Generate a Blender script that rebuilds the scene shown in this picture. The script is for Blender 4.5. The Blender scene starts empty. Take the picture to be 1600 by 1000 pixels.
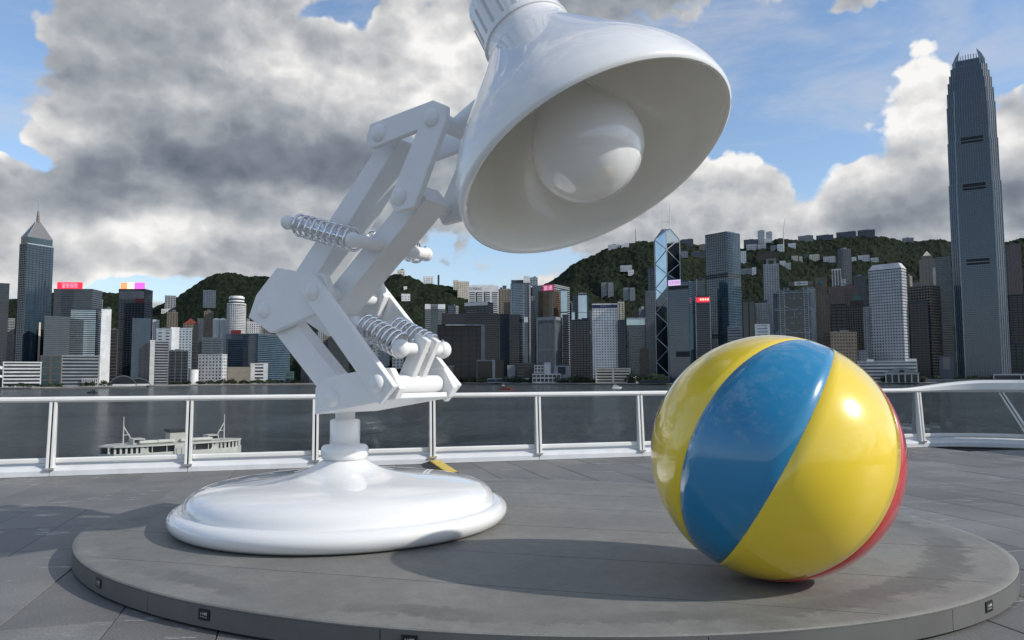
import bpy, math, random
from mathutils import Vector, Matrix, noise
rnd = random.Random(7)
scene = bpy.context.scene
col = scene.collection

# ------------------------------------------------------------------ camera
F, HC = 1190.0, 1.60
PITCH, ROLL = math.radians(4.23), math.radians(0.25)
cam = bpy.data.cameras.new("camera")
cam.sensor_width = 36.0
cam.lens = 36.0 * F / 1600.0
cam.clip_start, cam.clip_end = 0.1, 40000.0
cam_o = bpy.data.objects.new("camera", cam)
cam_o.matrix_world = Matrix.Translation((0, 0, HC)) @ Matrix.Rotation(math.pi / 2 + PITCH, 4, 'X') @ Matrix.Rotation(-ROLL, 4, 'Z')
col.objects.link(cam_o)
scene.camera = cam_o


def ray(u, v):
    a, b = (u - 800) / F, -(v - 500) / F
    a, b = a * math.cos(ROLL) + b * math.sin(ROLL), -a * math.sin(ROLL) + b * math.cos(ROLL)
    return Vector((a, math.cos(PITCH) - b * math.sin(PITCH), math.sin(PITCH) + b * math.cos(PITCH)))


def aty(u, v, y):
    d = ray(u, v)
    return Vector((0, 0, HC)) + d * (y / d.y)


def onz(u, v, z):
    d = ray(u, v)
    return Vector((0, 0, HC)) + d * ((z - HC) / d.z)


def project(p):
    x, y, z = p[0], p[1], p[2] - HC
    zc = y * math.cos(PITCH) + z * math.sin(PITCH)
    yc = -y * math.sin(PITCH) + z * math.cos(PITCH)
    if zc <= 0.05:
        return (-9999, -9999)
    a, b = x / zc, yc / zc
    a, b = a * math.cos(ROLL) - b * math.sin(ROLL), a * math.sin(ROLL) + b * math.cos(ROLL)
    return 800 + F * a, 500 - F * b


# ------------------------------------------------------------------ light
SUN_EL = math.radians(32.5)
SUN_H = Vector((0.956, -0.293, 0)).normalized()
SUN = Vector((SUN_H.x * math.cos(SUN_EL), SUN_H.y * math.cos(SUN_EL), math.sin(SUN_EL)))
sun = bpy.data.lights.new("sun", 'SUN')
sun.energy = 2.7
sun.angle = math.radians(0.6)
sun.color = (1.0, 0.95, 0.87)
sun_o = bpy.data.objects.new("sun", sun)
sun_o.rotation_euler = SUN.to_track_quat('Z', 'Y').to_euler()
sun_o.location = (20, -6, 30)
col.objects.link(sun_o)

scene.view_settings.view_transform = 'Standard'
scene.view_settings.look = 'None'
scene.view_settings.exposure = 0.35
scene.view_settings.gamma = 1.0
scene.view_settings.use_curve_mapping = False

# ------------------------------------------------------------------ sky
world = bpy.data.worlds.new("World")
scene.world = world
world.use_nodes = True
wt = world.node_tree
world.cycles.sampling_method = 'MANUAL'
world.cycles.sample_map_resolution = 256
wt.nodes.clear()


class NG:
    def __init__(s, tree):
        s.t = tree

    def n(s, typ, **kw):
        nd = s.t.nodes.new(typ)
        for k, v in kw.items():
            setattr(nd, k, v)
        return nd

    def put(s, sock, val):
        if isinstance(val, bpy.types.NodeSocket):
            s.t.links.new(val, sock)
        else:
            sock.default_value = val

    def m(s, op, a, b=None, c=None, clamp=False):
        nd = s.n('ShaderNodeMath', operation=op, use_clamp=clamp)
        s.put(nd.inputs[0], a)
        if b is not None:
            s.put(nd.inputs[1], b)
        if c is not None:
            s.put(nd.inputs[2], c)
        return nd.outputs[0]

    def vm(s, op, a, b=None):
        nd = s.n('ShaderNodeVectorMath', operation=op)
        s.put(nd.inputs[0], a)
        if b is not None:
            s.put(nd.inputs[1], b)
        return nd.outputs['Value'] if op in ('LENGTH', 'DOT_PRODUCT') else nd.outputs[0]

    def rng(s, v, a, b, c=0.0, d=1.0, smooth=True):
        nd = s.n('ShaderNodeMapRange', interpolation_type='SMOOTHSTEP' if smooth else 'LINEAR', clamp=True)
        s.put(nd.inputs[0], v)
        for i, q in enumerate((a, b, c, d)):
            s.put(nd.inputs[1 + i], q)
        return nd.outputs[0]

    def mix(s, f, a, b, blend='MIX'):
        nd = s.n('ShaderNodeMix', data_type='RGBA', blend_type=blend)
        s.put(nd.inputs[0], f)
        s.put(nd.inputs[6], a)
        s.put(nd.inputs[7], b)
        return nd.outputs[2]

    def noise(s, vec, scale, detail=4, rough=0.5, dist=0.0):
        nd = s.n('ShaderNodeTexNoise')
        if vec is not None:
            s.put(nd.inputs['Vector'], vec)
        nd.inputs['Scale'].default_value = scale
        nd.inputs['Detail'].default_value = detail
        nd.inputs['Roughness'].default_value = rough
        nd.inputs['Distortion'].default_value = dist
        return nd.outputs['Fac']


def blob_field(g, vec, blobs):
    """sum of soft lumps set in the sky by direction: (u, v, half width, half height, strength)"""
    tot = None
    for (u, v, a, b, st) in blobs:
        d = ray(u, v).normalized()
        az, el = math.atan2(d.x, d.y), math.asin(d.z)
        mp = g.n('ShaderNodeMapping', vector_type='TEXTURE')
        g.put(mp.inputs['Vector'], vec)
        mp.inputs['Location'].default_value = d
        mp.inputs['Rotation'].default_value = (el, 0, -az)
        k = 1.0 / F * math.cos(az) ** 1.5
        mp.inputs['Scale'].default_value = (a * k, 0.7, b * k)
        L = g.vm('LENGTH', mp.outputs[0])
        e = g.m('EXPONENT', g.m('MULTIPLY', g.m('MULTIPLY', L, L), -1.0))
        tot = g.m('MULTIPLY', e, st) if tot is None else g.m('MULTIPLY_ADD', e, st, tot)
    return tot


def warp(g, vec, amp=0.12, scale=5.0):
    nz = g.n('ShaderNodeTexNoise')
    g.put(nz.inputs['Vector'], vec)
    nz.inputs['Scale'].default_value = scale
    nz.inputs['Detail'].default_value = 3
    nz.inputs['Roughness'].default_value = 0.6
    off = g.vm('MULTIPLY', g.vm('SUBTRACT', nz.outputs['Color'], (0.5, 0.5, 0.5)), (amp, amp, amp * 0.85))
    return g.vm('ADD', vec, off)


COVER = [  # cloud banks (+) and blue gaps (-)
    (420, 150, 440, 180, 0.44), (950, 20, 230, 80, 0.32), (250, 375, 420, 80, 0.20),
    (-10, 90, 70, 110, -0.50), (25, 225, 60, 50, -0.42), (60, 200, 30, 20, 0.26), (10, 250, 36, 26, 0.26),
    (520, 20, 44, 24, -0.46), (580, 18, 26, 30, -0.36), (620, 80, 120, 60, 0.12),
    (250, 448, 220, 26, -0.44), (130, 425, 80, 24, 0.30), (20, 425, 60, 40, 0.30), (300, 400, 110, 22, 0.16),
    (1190, 150, 120, 80, -0.50), (1270, 60, 170, 60, -0.34), (1330, 150, 70, 80, -0.20), (1265, 290, 44, 80, -0.40),
    (1330, 5, 60, 20, 0.28), (1560, 40, 60, 70, -0.22),
    (1130, 305, 110, 62, 0.40), (1050, 350, 110, 60, 0.26), (1180, 212, 60, 26, 0.24),
    (1430, 120, 60, 80, 0.36), (1400, 230, 120, 110, 0.36), (1340, 320, 110, 55, 0.30), (1460, 330, 120, 60, 0.24),
    (1590, 190, 46, 60, 0.36), (1600, 290, 60, 90, 0.26), (1590, 120, 40, 26, -0.3),
    (660, 330, 130, 90, 0.06), (640, 400, 120, 40, -0.10),
]
DARK = [  # thick, sunless undersides (+) and sunlit crowns (-)
    (330, 272, 320, 46, 0.46), (100, 110, 150, 80, 0.20), (330, 40, 200, 50, 0.12), (590, 235, 140, 36, 0.34),
    (900, 20, 170, 60, 0.30), (1400, 335, 140, 36, 0.26), (50, 320, 120, 36, 0.26), (640, 140, 140, 90, -0.30), (70, 210, 60, 40, -0.35), (10, 250, 40, 30, -0.35),
    (450, 90, 90, 50, -0.30), (690, 60, 100, 60, -0.34), (640, 390, 170, 60, 0.22), (210, 355, 190, 26, -0.30), (430, 300, 130, 18, -0.30),
    (1130, 300, 100, 60, -0.34), (1430, 110, 80, 90, -0.36), (1380, 220, 110, 60, -0.14), (1590, 290, 60, 50, 0.30), (1590, 180, 40, 40, -0.3),
    (40, 430, 60, 30, -0.2), (150, 420, 60, 20, -0.2),
]
grp = bpy.data.node_groups.new("cloud_density", 'ShaderNodeTree')
grp.interface.new_socket("Vector", in_out='INPUT', socket_type='NodeSocketVector')
grp.interface.new_socket("Density", in_out='OUTPUT', socket_type='NodeSocketFloat')
g = NG(grp)
gi, go = g.n('NodeGroupInput'), g.n('NodeGroupOutput')
wv = warp(g, gi.outputs[0], 0.10, 6.0)
st = g.vm('MULTIPLY', wv, (1.0, 1.0, 1.6))
n1 = g.noise(st, 3.0, 5, 0.54, 0.0)
n2 = g.noise(st, 14.0, 6, 0.62, 0.0)
vo = g.n('ShaderNodeTexVoronoi', feature='F1')
g.put(vo.inputs['Vector'], g.vm('MULTIPLY', warp(g, gi.outputs[0], 0.05, 22.0), (1, 1, 1.45)))
vo.inputs['Scale'].default_value = 8.5
vo.inputs['Detail'].default_value = 2.0
vo.inputs['Roughness'].default_value = 0.62
vo.inputs['Lacunarity'].default_value = 2.3
puff = g.m('MULTIPLY_ADD', vo.outputs['Distance'], -0.34, 0.29)
dd = g.m('ADD', g.m('MULTIPLY_ADD', n2, 0.20, -0.10), n1)
dd = g.m('ADD', dd, puff)
g.put(go.inputs[0], dd)

g = NG(wt)
tc = g.n('ShaderNodeTexCoord')
vec = g.vm('NORMALIZE', tc.outputs['Generated'])
ga = g.n('ShaderNodeGroup', node_tree=grp)
gb = g.n('ShaderNodeGroup', node_tree=grp)
g.put(ga.inputs[0], vec)
g.put(gb.inputs[0], g.vm('ADD', vec, tuple(Vector((SUN.x, SUN.y, SUN.z * 1.6)) * 0.022)))
banks = blob_field(g, warp(g, vec, 0.10, 6.0), COVER)
D0, D1 = g.m('ADD', ga.outputs[0], banks), g.m('ADD', gb.outputs[0], banks)
cover = g.rng(D0, 0.47, 0.575)
lit = g.m('SUBTRACT', D0, D1)                       # thinner towards the sun: lit side
dark = blob_field(g, warp(g, vec, 0.16, 5.0), DARK)
thick = g.m('MULTIPLY_ADD', g.rng(D0, 0.52, 1.05, 0, 1, False), 0.30, 0.25)
dn = g.noise(g.vm('MULTIPLY', vec, (1, 1, 2.4)), 4.5, 7, 0.58, 0.25)
shade = g.m('ADD', g.m('ADD', thick, dark), g.m('MULTIPLY_ADD', dn, 0.56, -0.28))
shade = g.m('SUBTRACT', shade, g.m('MULTIPLY', lit, 1.0), clamp=True)
ramp = g.n('ShaderNodeValToRGB')
g.put(ramp.inputs[0], shade)
cr = ramp.color_ramp
K = 7.0
stops = [(0.0, (0.76, 0.75, 0.735)), (0.18, (0.54, 0.54, 0.545)), (0.42, (0.325, 0.345, 0.372)), (0.7, (0.182, 0.204, 0.240)), (1.0, (0.108, 0.126, 0.160))]
while len(cr.elements) < len(stops):
    cr.elements.new(0.5)
for e, (p, c) in zip(cr.elements, stops):
    e.position = p
    e.color = (*c, 1)
cloud = g.vm('MULTIPLY', ramp.outputs[0], (K, K, K))
sky = g.n('ShaderNodeTexSky', sky_type='NISHITA')
sky.sun_disc = False
sky.sun_elevation = SUN_EL
sky.sun_rotation = math.atan2(SUN.x, SUN.y)
sky.altitude = 20
sky.air_density, sky.dust_density, sky.ozone_density = 1.0, 0.5, 2.5
# thin high veil drawn out in streaks
vl = g.noise(g.vm('MULTIPLY', vec, (1.0, 1.0, 3.2)), 5.0, 6, 0.6, 0.3)
veil = g.m('MULTIPLY', g.rng(vl, 0.40, 0.72), 0.55)
clear = g.mix(veil, sky.outputs[0], (0.50 * K, 0.52 * K, 0.56 * K, 1))
# humid air low down, the same all round the horizon
zz_ = g.n('ShaderNodeSeparateXYZ')
g.put(zz_.inputs[0], vec)
low = g.m('EXPONENT', g.m('MULTIPLY', g.m('MAXIMUM', zz_.outputs[2], 0.0), -11.0))
clear = g.mix(g.m('MULTIPLY', low, 0.9), clear, (0.40 * K, 0.455 * K, 0.53 * K, 1))
bg = g.n('ShaderNodeBackground')
bg.inputs['Strength'].default_value = 0.14
g.put(bg.inputs['Color'], g.mix(cover, clear, cloud))
wo = g.n('ShaderNodeOutputWorld')
wt.links.new(bg.outputs[0], wo.inputs[0])


# ------------------------------------------------------------------ materials
MATS = {}


def mat(name, color=(0.5, 0.5, 0.5), rough=0.6, metal=0.0, ior=1.45, var=0.0, vscale=5.0, coat=0.0, bump=0.0, bscale=40.0, emit=0.0, rvar=0.0, coord='Object', objvar=0.0, spec=None):
    if name in MATS:
        return MATS[name]
    m = bpy.data.materials.new(name)
    m.use_nodes = True
    t = m.node_tree
    b = t.nodes['Principled BSDF']
    q = NG(t)
    b.inputs['Base Color'].default_value = (*color, 1)
    b.inputs['Roughness'].default_value = rough
    b.inputs['Metallic'].default_value = metal
    b.inputs['IOR'].default_value = ior
    if spec is not None:
        b.inputs['Specular IOR Level'].default_value = spec
    if coat:
        b.inputs['Coat Weight'].default_value = coat
        b.inputs['Coat Roughness'].default_value = 0.03
    if emit:
        b.inputs['Emission Color'].default_value = (*color, 1)
        b.inputs['Emission Strength'].default_value = emit
    if var or bump or rvar or objvar:
        tcx = q.n('ShaderNodeTexCoord').outputs[coord]
        nz = q.noise(tcx, vscale, 6, 0.6, 0.2)
        colr = None
        if var:
            f = q.rng(nz, 0.3, 0.7, 1 - var, 1 + var)
            colr = q.mix(1.0, (*color, 1), f, 'MULTIPLY')
        if objvar:
            oi = q.n('ShaderNodeObjectInfo').outputs['Random']
            f = q.rng(oi, 0, 1, 1 - objvar, 1 + objvar, False)
            colr = q.mix(1.0, colr if colr is not None else (*color, 1), f, 'MULTIPLY')
        if colr is not None:
            q.put(b.inputs['Base Color'], colr)
        if rvar:
            q.put(b.inputs['Roughness'], q.rng(nz, 0.3, 0.7, max(0.02, rough - rvar), rough + rvar))
        if bump:
            nb = q.noise(tcx, bscale, 5, 0.6)
            bp = q.n('ShaderNodeBump')
            bp.inputs['Strength'].default_value = bump
            q.put(bp.inputs['Height'], nb)
            q.put(b.inputs['Normal'], bp.outputs[0])
    MATS[name] = m
    return m


# ------------------------------------------------------------------ mesh helpers
class MB:
    def __init__(s):
        s.v, s.f = [], []

    def add(s, vs, fs):
        o = len(s.v)
        s.v.extend(tuple(x) for x in vs)
        s.f.extend(tuple(i + o for i in q) for q in fs)
        return s

    def hexa(s, p):
        return s.add(p, [(0, 3, 2, 1), (4, 5, 6, 7), (0, 1, 5, 4), (1, 2, 6, 5), (2, 3, 7, 6), (3, 0, 4, 7)])

    def box(s, x0, x1, y0, y1, z0, z1, M=None):
        p = [Vector(q) for q in ((x0, y0, z0), (x1, y0, z0), (x1, y1, z0), (x0, y1, z0), (x0, y0, z1), (x1, y0, z1), (x1, y1, z1), (x0, y1, z1))]
        if M is not None:
            p = [M @ q for q in p]
        return s.hexa(p)

    def prism(s, poly, ex, M=None):
        """poly: list of 3D points (planar, ccw seen from -ex), extruded by vector ex"""
        ex = Vector(ex)
        a = [Vector(p) for p in poly]
        b = [p + ex for p in a]
        if M is not None:
            a, b = [M @ p for p in a], [M @ p for p in b]
        n = len(a)
        return s.add(a + b, [tuple(range(n))[::-1], tuple(range(n, 2 * n))] + [(i, (i + 1) % n, n + (i + 1) % n, n + i) for i in range(n)])

    def taper(s, poly0, z0, poly1, z1):
        a = [(x, y, z0) for x, y in poly0]
        b = [(x, y, z1) for x, y in poly1]
        n = len(a)
        return s.add(a + b, [tuple(range(n))[::-1], tuple(range(n, 2 * n))] + [(i, (i + 1) % n, n + (i + 1) % n, n + i) for i in range(n)])

    def tube(s, p, q, r0, r1=None, n=10, cap=True):
        p, q = Vector(p), Vector(q)
        r1 = r0 if r1 is None else r1
        d = (q - p).normalized()
        x = d.orthogonal().normalized()
        y = d.cross(x)
        vs = []
        for c, r in ((p, r0), (q, r1)):
            for i in range(n):
                t = 2 * math.pi * i / n
                vs.append(c + (x * math.cos(t) + y * math.sin(t)) * r)
        fs = [(i, (i + 1) % n, n + (i + 1) % n, n + i) for i in range(n)]
        if cap:
            fs += [tuple(range(n))[::-1], tuple(range(n, 2 * n))]
        return s.add(vs, fs)

    def path(s, pts, r, n=8, closed=False):
        pts = [Vector(p) for p in pts]
        up = Vector((0, 0, 1))
        vs, N = [], len(pts)
        x = None
        for i, p in enumerate(pts):
            a, b = pts[max(0, i - 1)], pts[min(N - 1, i + 1)]
            d = (b - a).normalized()
            if x is None:
                x = d.orthogonal().normalized()
            x = (x - d * x.dot(d)).normalized()
            y = d.cross(x)
            rr = r[i] if isinstance(r, (list, tuple)) else r
            for k in range(n):
                t = 2 * math.pi * k / n
                vs.append(p + (x * math.cos(t) + y * math.sin(t)) * rr)
        fs = []
        for i in range(N - 1):
            for k in range(n):
                fs.append((i * n + k, i * n + (k + 1) % n, (i + 1) * n + (k + 1) % n, (i + 1) * n + k))
        fs += [tuple(range(n))[::-1], tuple(range((N - 1) * n, N * n))]
        return s.add(vs, fs)

    def lathe(s, prof, n=48, M=None, ex=1.0, ey=1.0):
        vs, fs = [], []
        P = len(prof)
        for i in range(n):
            t = 2 * math.pi * i / n
            c, sn = math.cos(t) * ex, math.sin(t) * ey
            for r, z in prof:
                q = Vector((r * c, r * sn, z))
                vs.append(M @ q if M is not None else q)
        for i in range(n):
            j = (i + 1) % n
            for k in range(P - 1):
                fs.append((i * P + k, j * P + k, j * P + k + 1, i * P + k + 1))
        return s.add(vs, fs)

    def sphere(s, c, r, n=20, m=12, sc=(1, 1, 1)):
        c = Vector(c)
        vs, fs = [], []
        for j in range(m + 1):
            th = math.pi * j / m
            for i in range(n):
                t = 2 * math.pi * i / n
                vs.append(c + Vector((math.sin(th) * math.cos(t) * r * sc[0], math.sin(th) * math.sin(t) * r * sc[1], math.cos(th) * r * sc[2])))
        for j in range(m):
            for i in range(n):
                fs.append((j * n + i, (j + 1) * n + i, (j + 1) * n + (i + 1) % n, j * n + (i + 1) % n))
        return s.add(vs, fs)

    def mesh(s, name, material=None, smooth=False, angle=None):
        me = bpy.data.meshes.new(name)
        me.from_pydata(s.v, [], s.f)
        if material:
            me.materials.append(material)
        if smooth:
            me.polygons.foreach_set('use_smooth', [True] * len(me.polygons))
            if angle:
                me.set_sharp_from_angle(angle=math.radians(angle))
        me.update()
        return me

    def build(s, name, material, parent=None, smooth=False, angle=None, kind=None, bevel=0, label=None):
        o = bpy.data.objects.new(name, s.mesh(name, material, smooth, angle))
        col.objects.link(o)
        if parent:
            o.parent = parent
        if kind:
            o['kind'] = kind
        if label:
            o['label'] = label
        if bevel:
            b = o.modifiers.new("bevel", 'BEVEL')
            b.width, b.segments, b.limit_method, b.angle_limit = bevel, 3, 'ANGLE', math.radians(35)
            b.harden_normals = False
        return o


def thing(name, label, cat, loc=(0, 0, 0), rz=0.0, group=None):
    o = bpy.data.objects.new(name, None)
    col.objects.link(o)
    o.location = loc
    o.rotation_euler = (0, 0, rz)
    o.empty_display_size = 0.3
    o['label'], o['category'] = label, cat
    if group:
        o['group'] = group
    return o


def tag(o, label, cat, group=None):
    o['label'], o['category'] = label, cat
    if group:
        o['group'] = group
    return o


def structure(name, mb, m, **kw):
    return mb.build(name, m, kind='structure', **kw)


def copy_tree(o, parent=None):
    c = o.copy()
    col.objects.link(c)
    c.parent = parent
    for ch in list(o.children):
        copy_tree(ch, c)
    return c


def lettering(body, w, h, M, material, parent, name='lettering', depth=0.02, keep=False):
    """flat raised lettering fitted to w x h, centred on M's origin, in M's xy plane"""
    cu = bpy.data.curves.new(name, 'FONT')
    cu.body = body
    cu.resolution_u = 3
    o = bpy.data.objects.new(name, cu)
    col.objects.link(o)
    bpy.context.view_layer.update()
    me = bpy.data.meshes.new_from_object(o.evaluated_get(bpy.context.evaluated_depsgraph_get()))
    bpy.data.objects.remove(o)
    bpy.data.curves.remove(cu)
    if not me.vertices:
        return None
    xs = [v.co.x for v in me.vertices]
    ys = [v.co.y for v in me.vertices]
    cx, cy, sx, sy = (min(xs) + max(xs)) / 2, (min(ys) + max(ys)) / 2, max(xs) - min(xs), max(ys) - min(ys)
    kx, ky = w / sx, h / sy
    if keep:
        kx = ky = min(kx, ky)
    for v in me.vertices:
        v.co = M @ Vector(((v.co.x - cx) * kx, (v.co.y - cy) * ky, 0))
    me.materials.clear()
    me.materials.append(material)
    q = bpy.data.objects.new(name, me)
    col.objects.link(q)
    q.parent = parent
    return q
# ------------------------------------------------------------------ special materials
def paving_mat(name, base, scuff, objvar):
    m = bpy.data.materials.new(name)
    m.use_nodes = True
    t = m.node_tree
    b = t.nodes['Principled BSDF']
    q = NG(t)
    P = q.n('ShaderNodeNewGeometry').outputs['Position']
    n0 = q.noise(P, 0.55, 5, 0.6, 0.3)
    n1 = q.noise(P, 60, 3, 0.7)
    n3 = q.noise(P, 260, 2, 0.6)
    c = q.mix(1.0, (*base, 1), q.rng(n0, 0.3, 0.7, 0.80, 1.20), 'MULTIPLY')
    c = q.mix(1.0, c, q.rng(n1, 0.25, 0.75, 0.74, 1.26), 'MULTIPLY')
    c = q.mix(1.0, c, q.rng(n3, 0.3, 0.7, 0.72, 1.28), 'MULTIPLY')
    if objvar:
        c = q.mix(1.0, c, q.rng(q.n('ShaderNodeObjectInfo').outputs['Random'], 0, 1, 1 - objvar, 1 + objvar, False), 'MULTIPLY')
    # dried white scuffs, short streaks in patches
    mp = q.n('ShaderNodeMapping')
    q.put(mp.inputs['Vector'], P)
    mp.inputs['Rotation'].default_value = (0, 0, -0.35)
    mp.inputs['Scale'].default_value = (1.3, 5.2, 1)
    s1 = q.noise(mp.outputs[0], 2.3, 6, 0.66, 0.5)
    s2 = q.noise(P, 0.8, 3, 0.5)
    k = q.m('MULTIPLY', q.rng(s1, 0.57, 0.66), q.rng(s2, 0.46, 0.64))
    c = q.mix(q.m('MULTIPLY', k, scuff), c, (0.50, 0.50, 0.48, 1))
    # darker damp blotches
    s3 = q.noise(P, 1.7, 6, 0.62, 0.6)
    c = q.mix(q.m('MULTIPLY', q.rng(s3, 0.56, 0.70), 0.30), c, (base[0] * .55, base[1] * .55, base[2] * .56, 1))
    q.put(b.inputs['Base Color'], c)
    q.put(b.inputs['Roughness'], q.rng(n0, 0.3, 0.7, 0.48, 0.66))
    bp = q.n('ShaderNodeBump')
    bp.inputs['Strength'].default_value = 0.35
    bp.inputs['Distance'].default_value = 0.004
    q.put(bp.inputs['Height'], q.m('ADD', n1, q.m('MULTIPLY', n3, 0.6)))
    q.put(b.inputs['Normal'], bp.outputs[0])
    return m


def plinth_mat():
    m = bpy.data.materials.new("plinth_render")
    m.use_nodes = True
    t = m.node_tree
    b = t.nodes['Principled BSDF']
    q = NG(t)
    P = q.n('ShaderNodeTexCoord').outputs['Object']
    n0 = q.noise(P, 0.8, 6, 0.6, 0.4)
    n1 = q.noise(P, 9, 5, 0.65, 0.3)
    n2 = q.noise(P, 120, 3, 0.6)
    c = q.mix(1.0, (0.182, 0.179, 0.163, 1), q.rng(n0, 0.3, 0.7, 0.84, 1.16), 'MULTIPLY')
    c = q.mix(1.0, c, q.rng(n1, 0.25, 0.75, 0.90, 1.10), 'MULTIPLY')
    c = q.mix(1.0, c, q.rng(n2, 0.3, 0.7, 0.88, 1.12), 'MULTIPLY')
    # tide mark: a ragged dark stain following the rim where rain water stands
    sx = q.n('ShaderNodeSeparateXYZ')
    q.put(sx.inputs[0], P)
    e = q.m('SQRT', q.m('ADD', q.m('POWER', q.m('DIVIDE', sx.outputs[0], 4.23), 2.0), q.m('POWER', q.m('DIVIDE', sx.outputs[1], 3.17), 2.0)))
    e = q.m('ADD', e, q.m('MULTIPLY_ADD', n1, 0.10, -0.05))
    e = q.m('ADD', e, q.m('MULTIPLY_ADD', n0, 0.16, -0.08))
    band = q.m('MULTIPLY', q.rng(e, 0.865, 0.885), q.m('SUBTRACT', 1.0, q.rng(e, 0.925, 0.955)))
    band = q.m('MULTIPLY', band, q.rng(n0, 0.38, 0.60))
    c = q.mix(q.m('MULTIPLY', band, 0.55), c, (0.070, 0.070, 0.066, 1))
    c = q.mix(q.m('MULTIPLY', q.rng(q.noise(P, 1.6, 6, 0.7, 0.8), 0.57, 0.7), 0.22), c, (0.24, 0.235, 0.205, 1))
    q.put(b.inputs['Base Color'], c)
    q.put(b.inputs['Roughness'], q.rng(n0, 0.3, 0.7, 0.55, 0.75))
    bp = q.n('ShaderNodeBump')
    bp.inputs['Strength'].default_value = 0.25
    bp.inputs['Distance'].default_value = 0.006
    q.put(bp.inputs['Height'], q.m('ADD', n1, q.m('MULTIPLY', n2, 0.3)))
    q.put(b.inputs['Normal'], bp.outputs[0])
    return m


def water_mat():
    m = bpy.data.materials.new("harbour_water")
    m.use_nodes = True
    t = m.node_tree
    b = t.nodes['Principled BSDF']
    q = NG(t)
    b.inputs['Base Color'].default_value = (0.020, 0.034, 0.040, 1)
    b.inputs['Roughness'].default_value = 0.17
    b.inputs['IOR'].default_value = 1.33
    P = q.n('ShaderNodeNewGeometry').outputs['Position']
    mp = q.n('ShaderNodeMapping')
    q.put(mp.inputs['Vector'], P)
    mp.inputs['Rotation'].default_value = (0, 0, 0.5)
    mp.inputs['Scale'].default_value = (1.0, 1.7, 1.0)
    big = q.noise(mp.outputs[0], 0.035, 3, 0.55, 0.4)
    mid = q.noise(mp.outputs[0], 0.16, 5, 0.62, 0.3)
    sm = q.noise(P, 0.9, 4, 0.65)
    h = q.m('ADD', q.m('ADD', q.m('MULTIPLY', big, 3.0), q.m('MULTIPLY', mid, 4.5)), q.m('MULTIPLY', sm, 0.75))
    bp = q.n('ShaderNodeBump')
    bp.inputs['Strength'].default_value = 1.0
    bp.inputs['Distance'].default_value = 5.0
    q.put(bp.inputs['Height'], h)
    q.put(b.inputs['Normal'], bp.outputs[0])
    c = q.mix(q.rng(q.noise(P, 0.012, 4, 0.6, 0.5), 0.35, 0.65), (0.056, 0.072, 0.082, 1), (0.088, 0.106, 0.116, 1))
    q.put(b.inputs['Base Color'], c)
    return m


def pane_mat(name, tint, rough=0.0):
    m = bpy.data.materials.new(name)
    m.use_nodes = True
    t = m.node_tree
    t.nodes.clear()
    q = NG(t)
    tr = q.n('ShaderNodeBsdfTransparent')
    tr.inputs[0].default_value = (*tint, 1)
    gl = q.n('ShaderNodeBsdfGlossy')
    gl.inputs['Roughness'].default_value = rough
    gl.inputs['Color'].default_value = (0.9, 0.93, 0.95, 1)
    df = q.n('ShaderNodeBsdfDiffuse')
    df.inputs[0].default_value = (0.5, 0.5, 0.5, 1)
    fr = q.n('ShaderNodeFresnel')
    fr.inputs[0].default_value = 1.45
    mx = q.n('ShaderNodeMixShader')
    q.put(mx.inputs[0], fr.outputs[0])
    t.links.new(tr.outputs[0], mx.inputs[1])
    t.links.new(gl.outputs[0], mx.inputs[2])
    # salt smears
    P = q.n('ShaderNodeTexCoord').outputs['Object']
    k = q.m('MULTIPLY', q.rng(q.noise(P, 1.5, 7, 0.7, 1.2), 0.52, 0.8), 0.16)
    mx2 = q.n('ShaderNodeMixShader')
    q.put(mx2.inputs[0], k)
    t.links.new(mx.outputs[0], mx2.inputs[1])
    t.links.new(df.outputs[0], mx2.inputs[2])
    o = q.n('ShaderNodeOutputMaterial')
    t.links.new(mx2.outputs[0], o.inputs[0])
    return m


M_PAVE = paving_mat("granite_paving", (0.150, 0.147, 0.141), 0.9, 0.17)
M_PLINTH = plinth_mat()
M_PLINTH_SIDE = mat("plinth_side", (0.115, 0.116, 0.108), 0.55, var=0.12, vscale=1.5, bump=0.1, bscale=60)
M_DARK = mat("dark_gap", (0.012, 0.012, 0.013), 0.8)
M_RAIL = mat("white_rail_paint", (0.74, 0.74, 0.71), 0.30, var=0.05, vscale=2.0, coat=0.3)
M_KERB = mat("white_kerb_metal", (0.66, 0.67, 0.68), 0.33, var=0.06, vscale=3.0, coat=0.2)
M_STEEL = mat("brushed_steel", (0.62, 0.61, 0.57), 0.30, metal=0.85, var=0.05)
M_PANE = pane_mat("rail_glass", (0.88, 0.895, 0.90))
M_WHITE = mat("white_gloss_paint", (0.80, 0.80, 0.79), 0.28, var=0.02, vscale=1.2, coat=1.0, bump=0.012, bscale=2.5)
M_SATIN = mat("white_satin_paint", (0.80, 0.80, 0.795), 0.38, var=0.03, vscale=2.5, coat=0.15)
M_LINING = mat("cream_lining", (0.84, 0.835, 0.80), 0.22, var=0.04, vscale=1.2, coat=0.6)
M_BULB = mat("opal_bulb", (0.84, 0.84, 0.85), 0.12, coat=1.0)
M_CHROME = mat("chrome", (0.78, 0.78, 0.79), 0.10, metal=1.0)
M_YEL = mat("ball_yellow", (0.86, 0.62, 0.028), 0.22, var=0.03, vscale=1.0, coat=1.0, bump=0.010, bscale=3)
M_BLUE = mat("ball_blue", (0.010, 0.205, 0.400), 0.22, var=0.04, vscale=1.0, coat=1.0, bump=0.010, bscale=3)
M_RED = mat("ball_red", (0.58, 0.030, 0.028), 0.22, var=0.03, vscale=1.0, coat=1.0, bump=0.010, bscale=3)
M_SEAM = mat("ball_seam", (0.62, 0.62, 0.55), 0.4)
M_PLATE = mat("black_plate", (0.010, 0.010, 0.012), 0.35)
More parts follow.
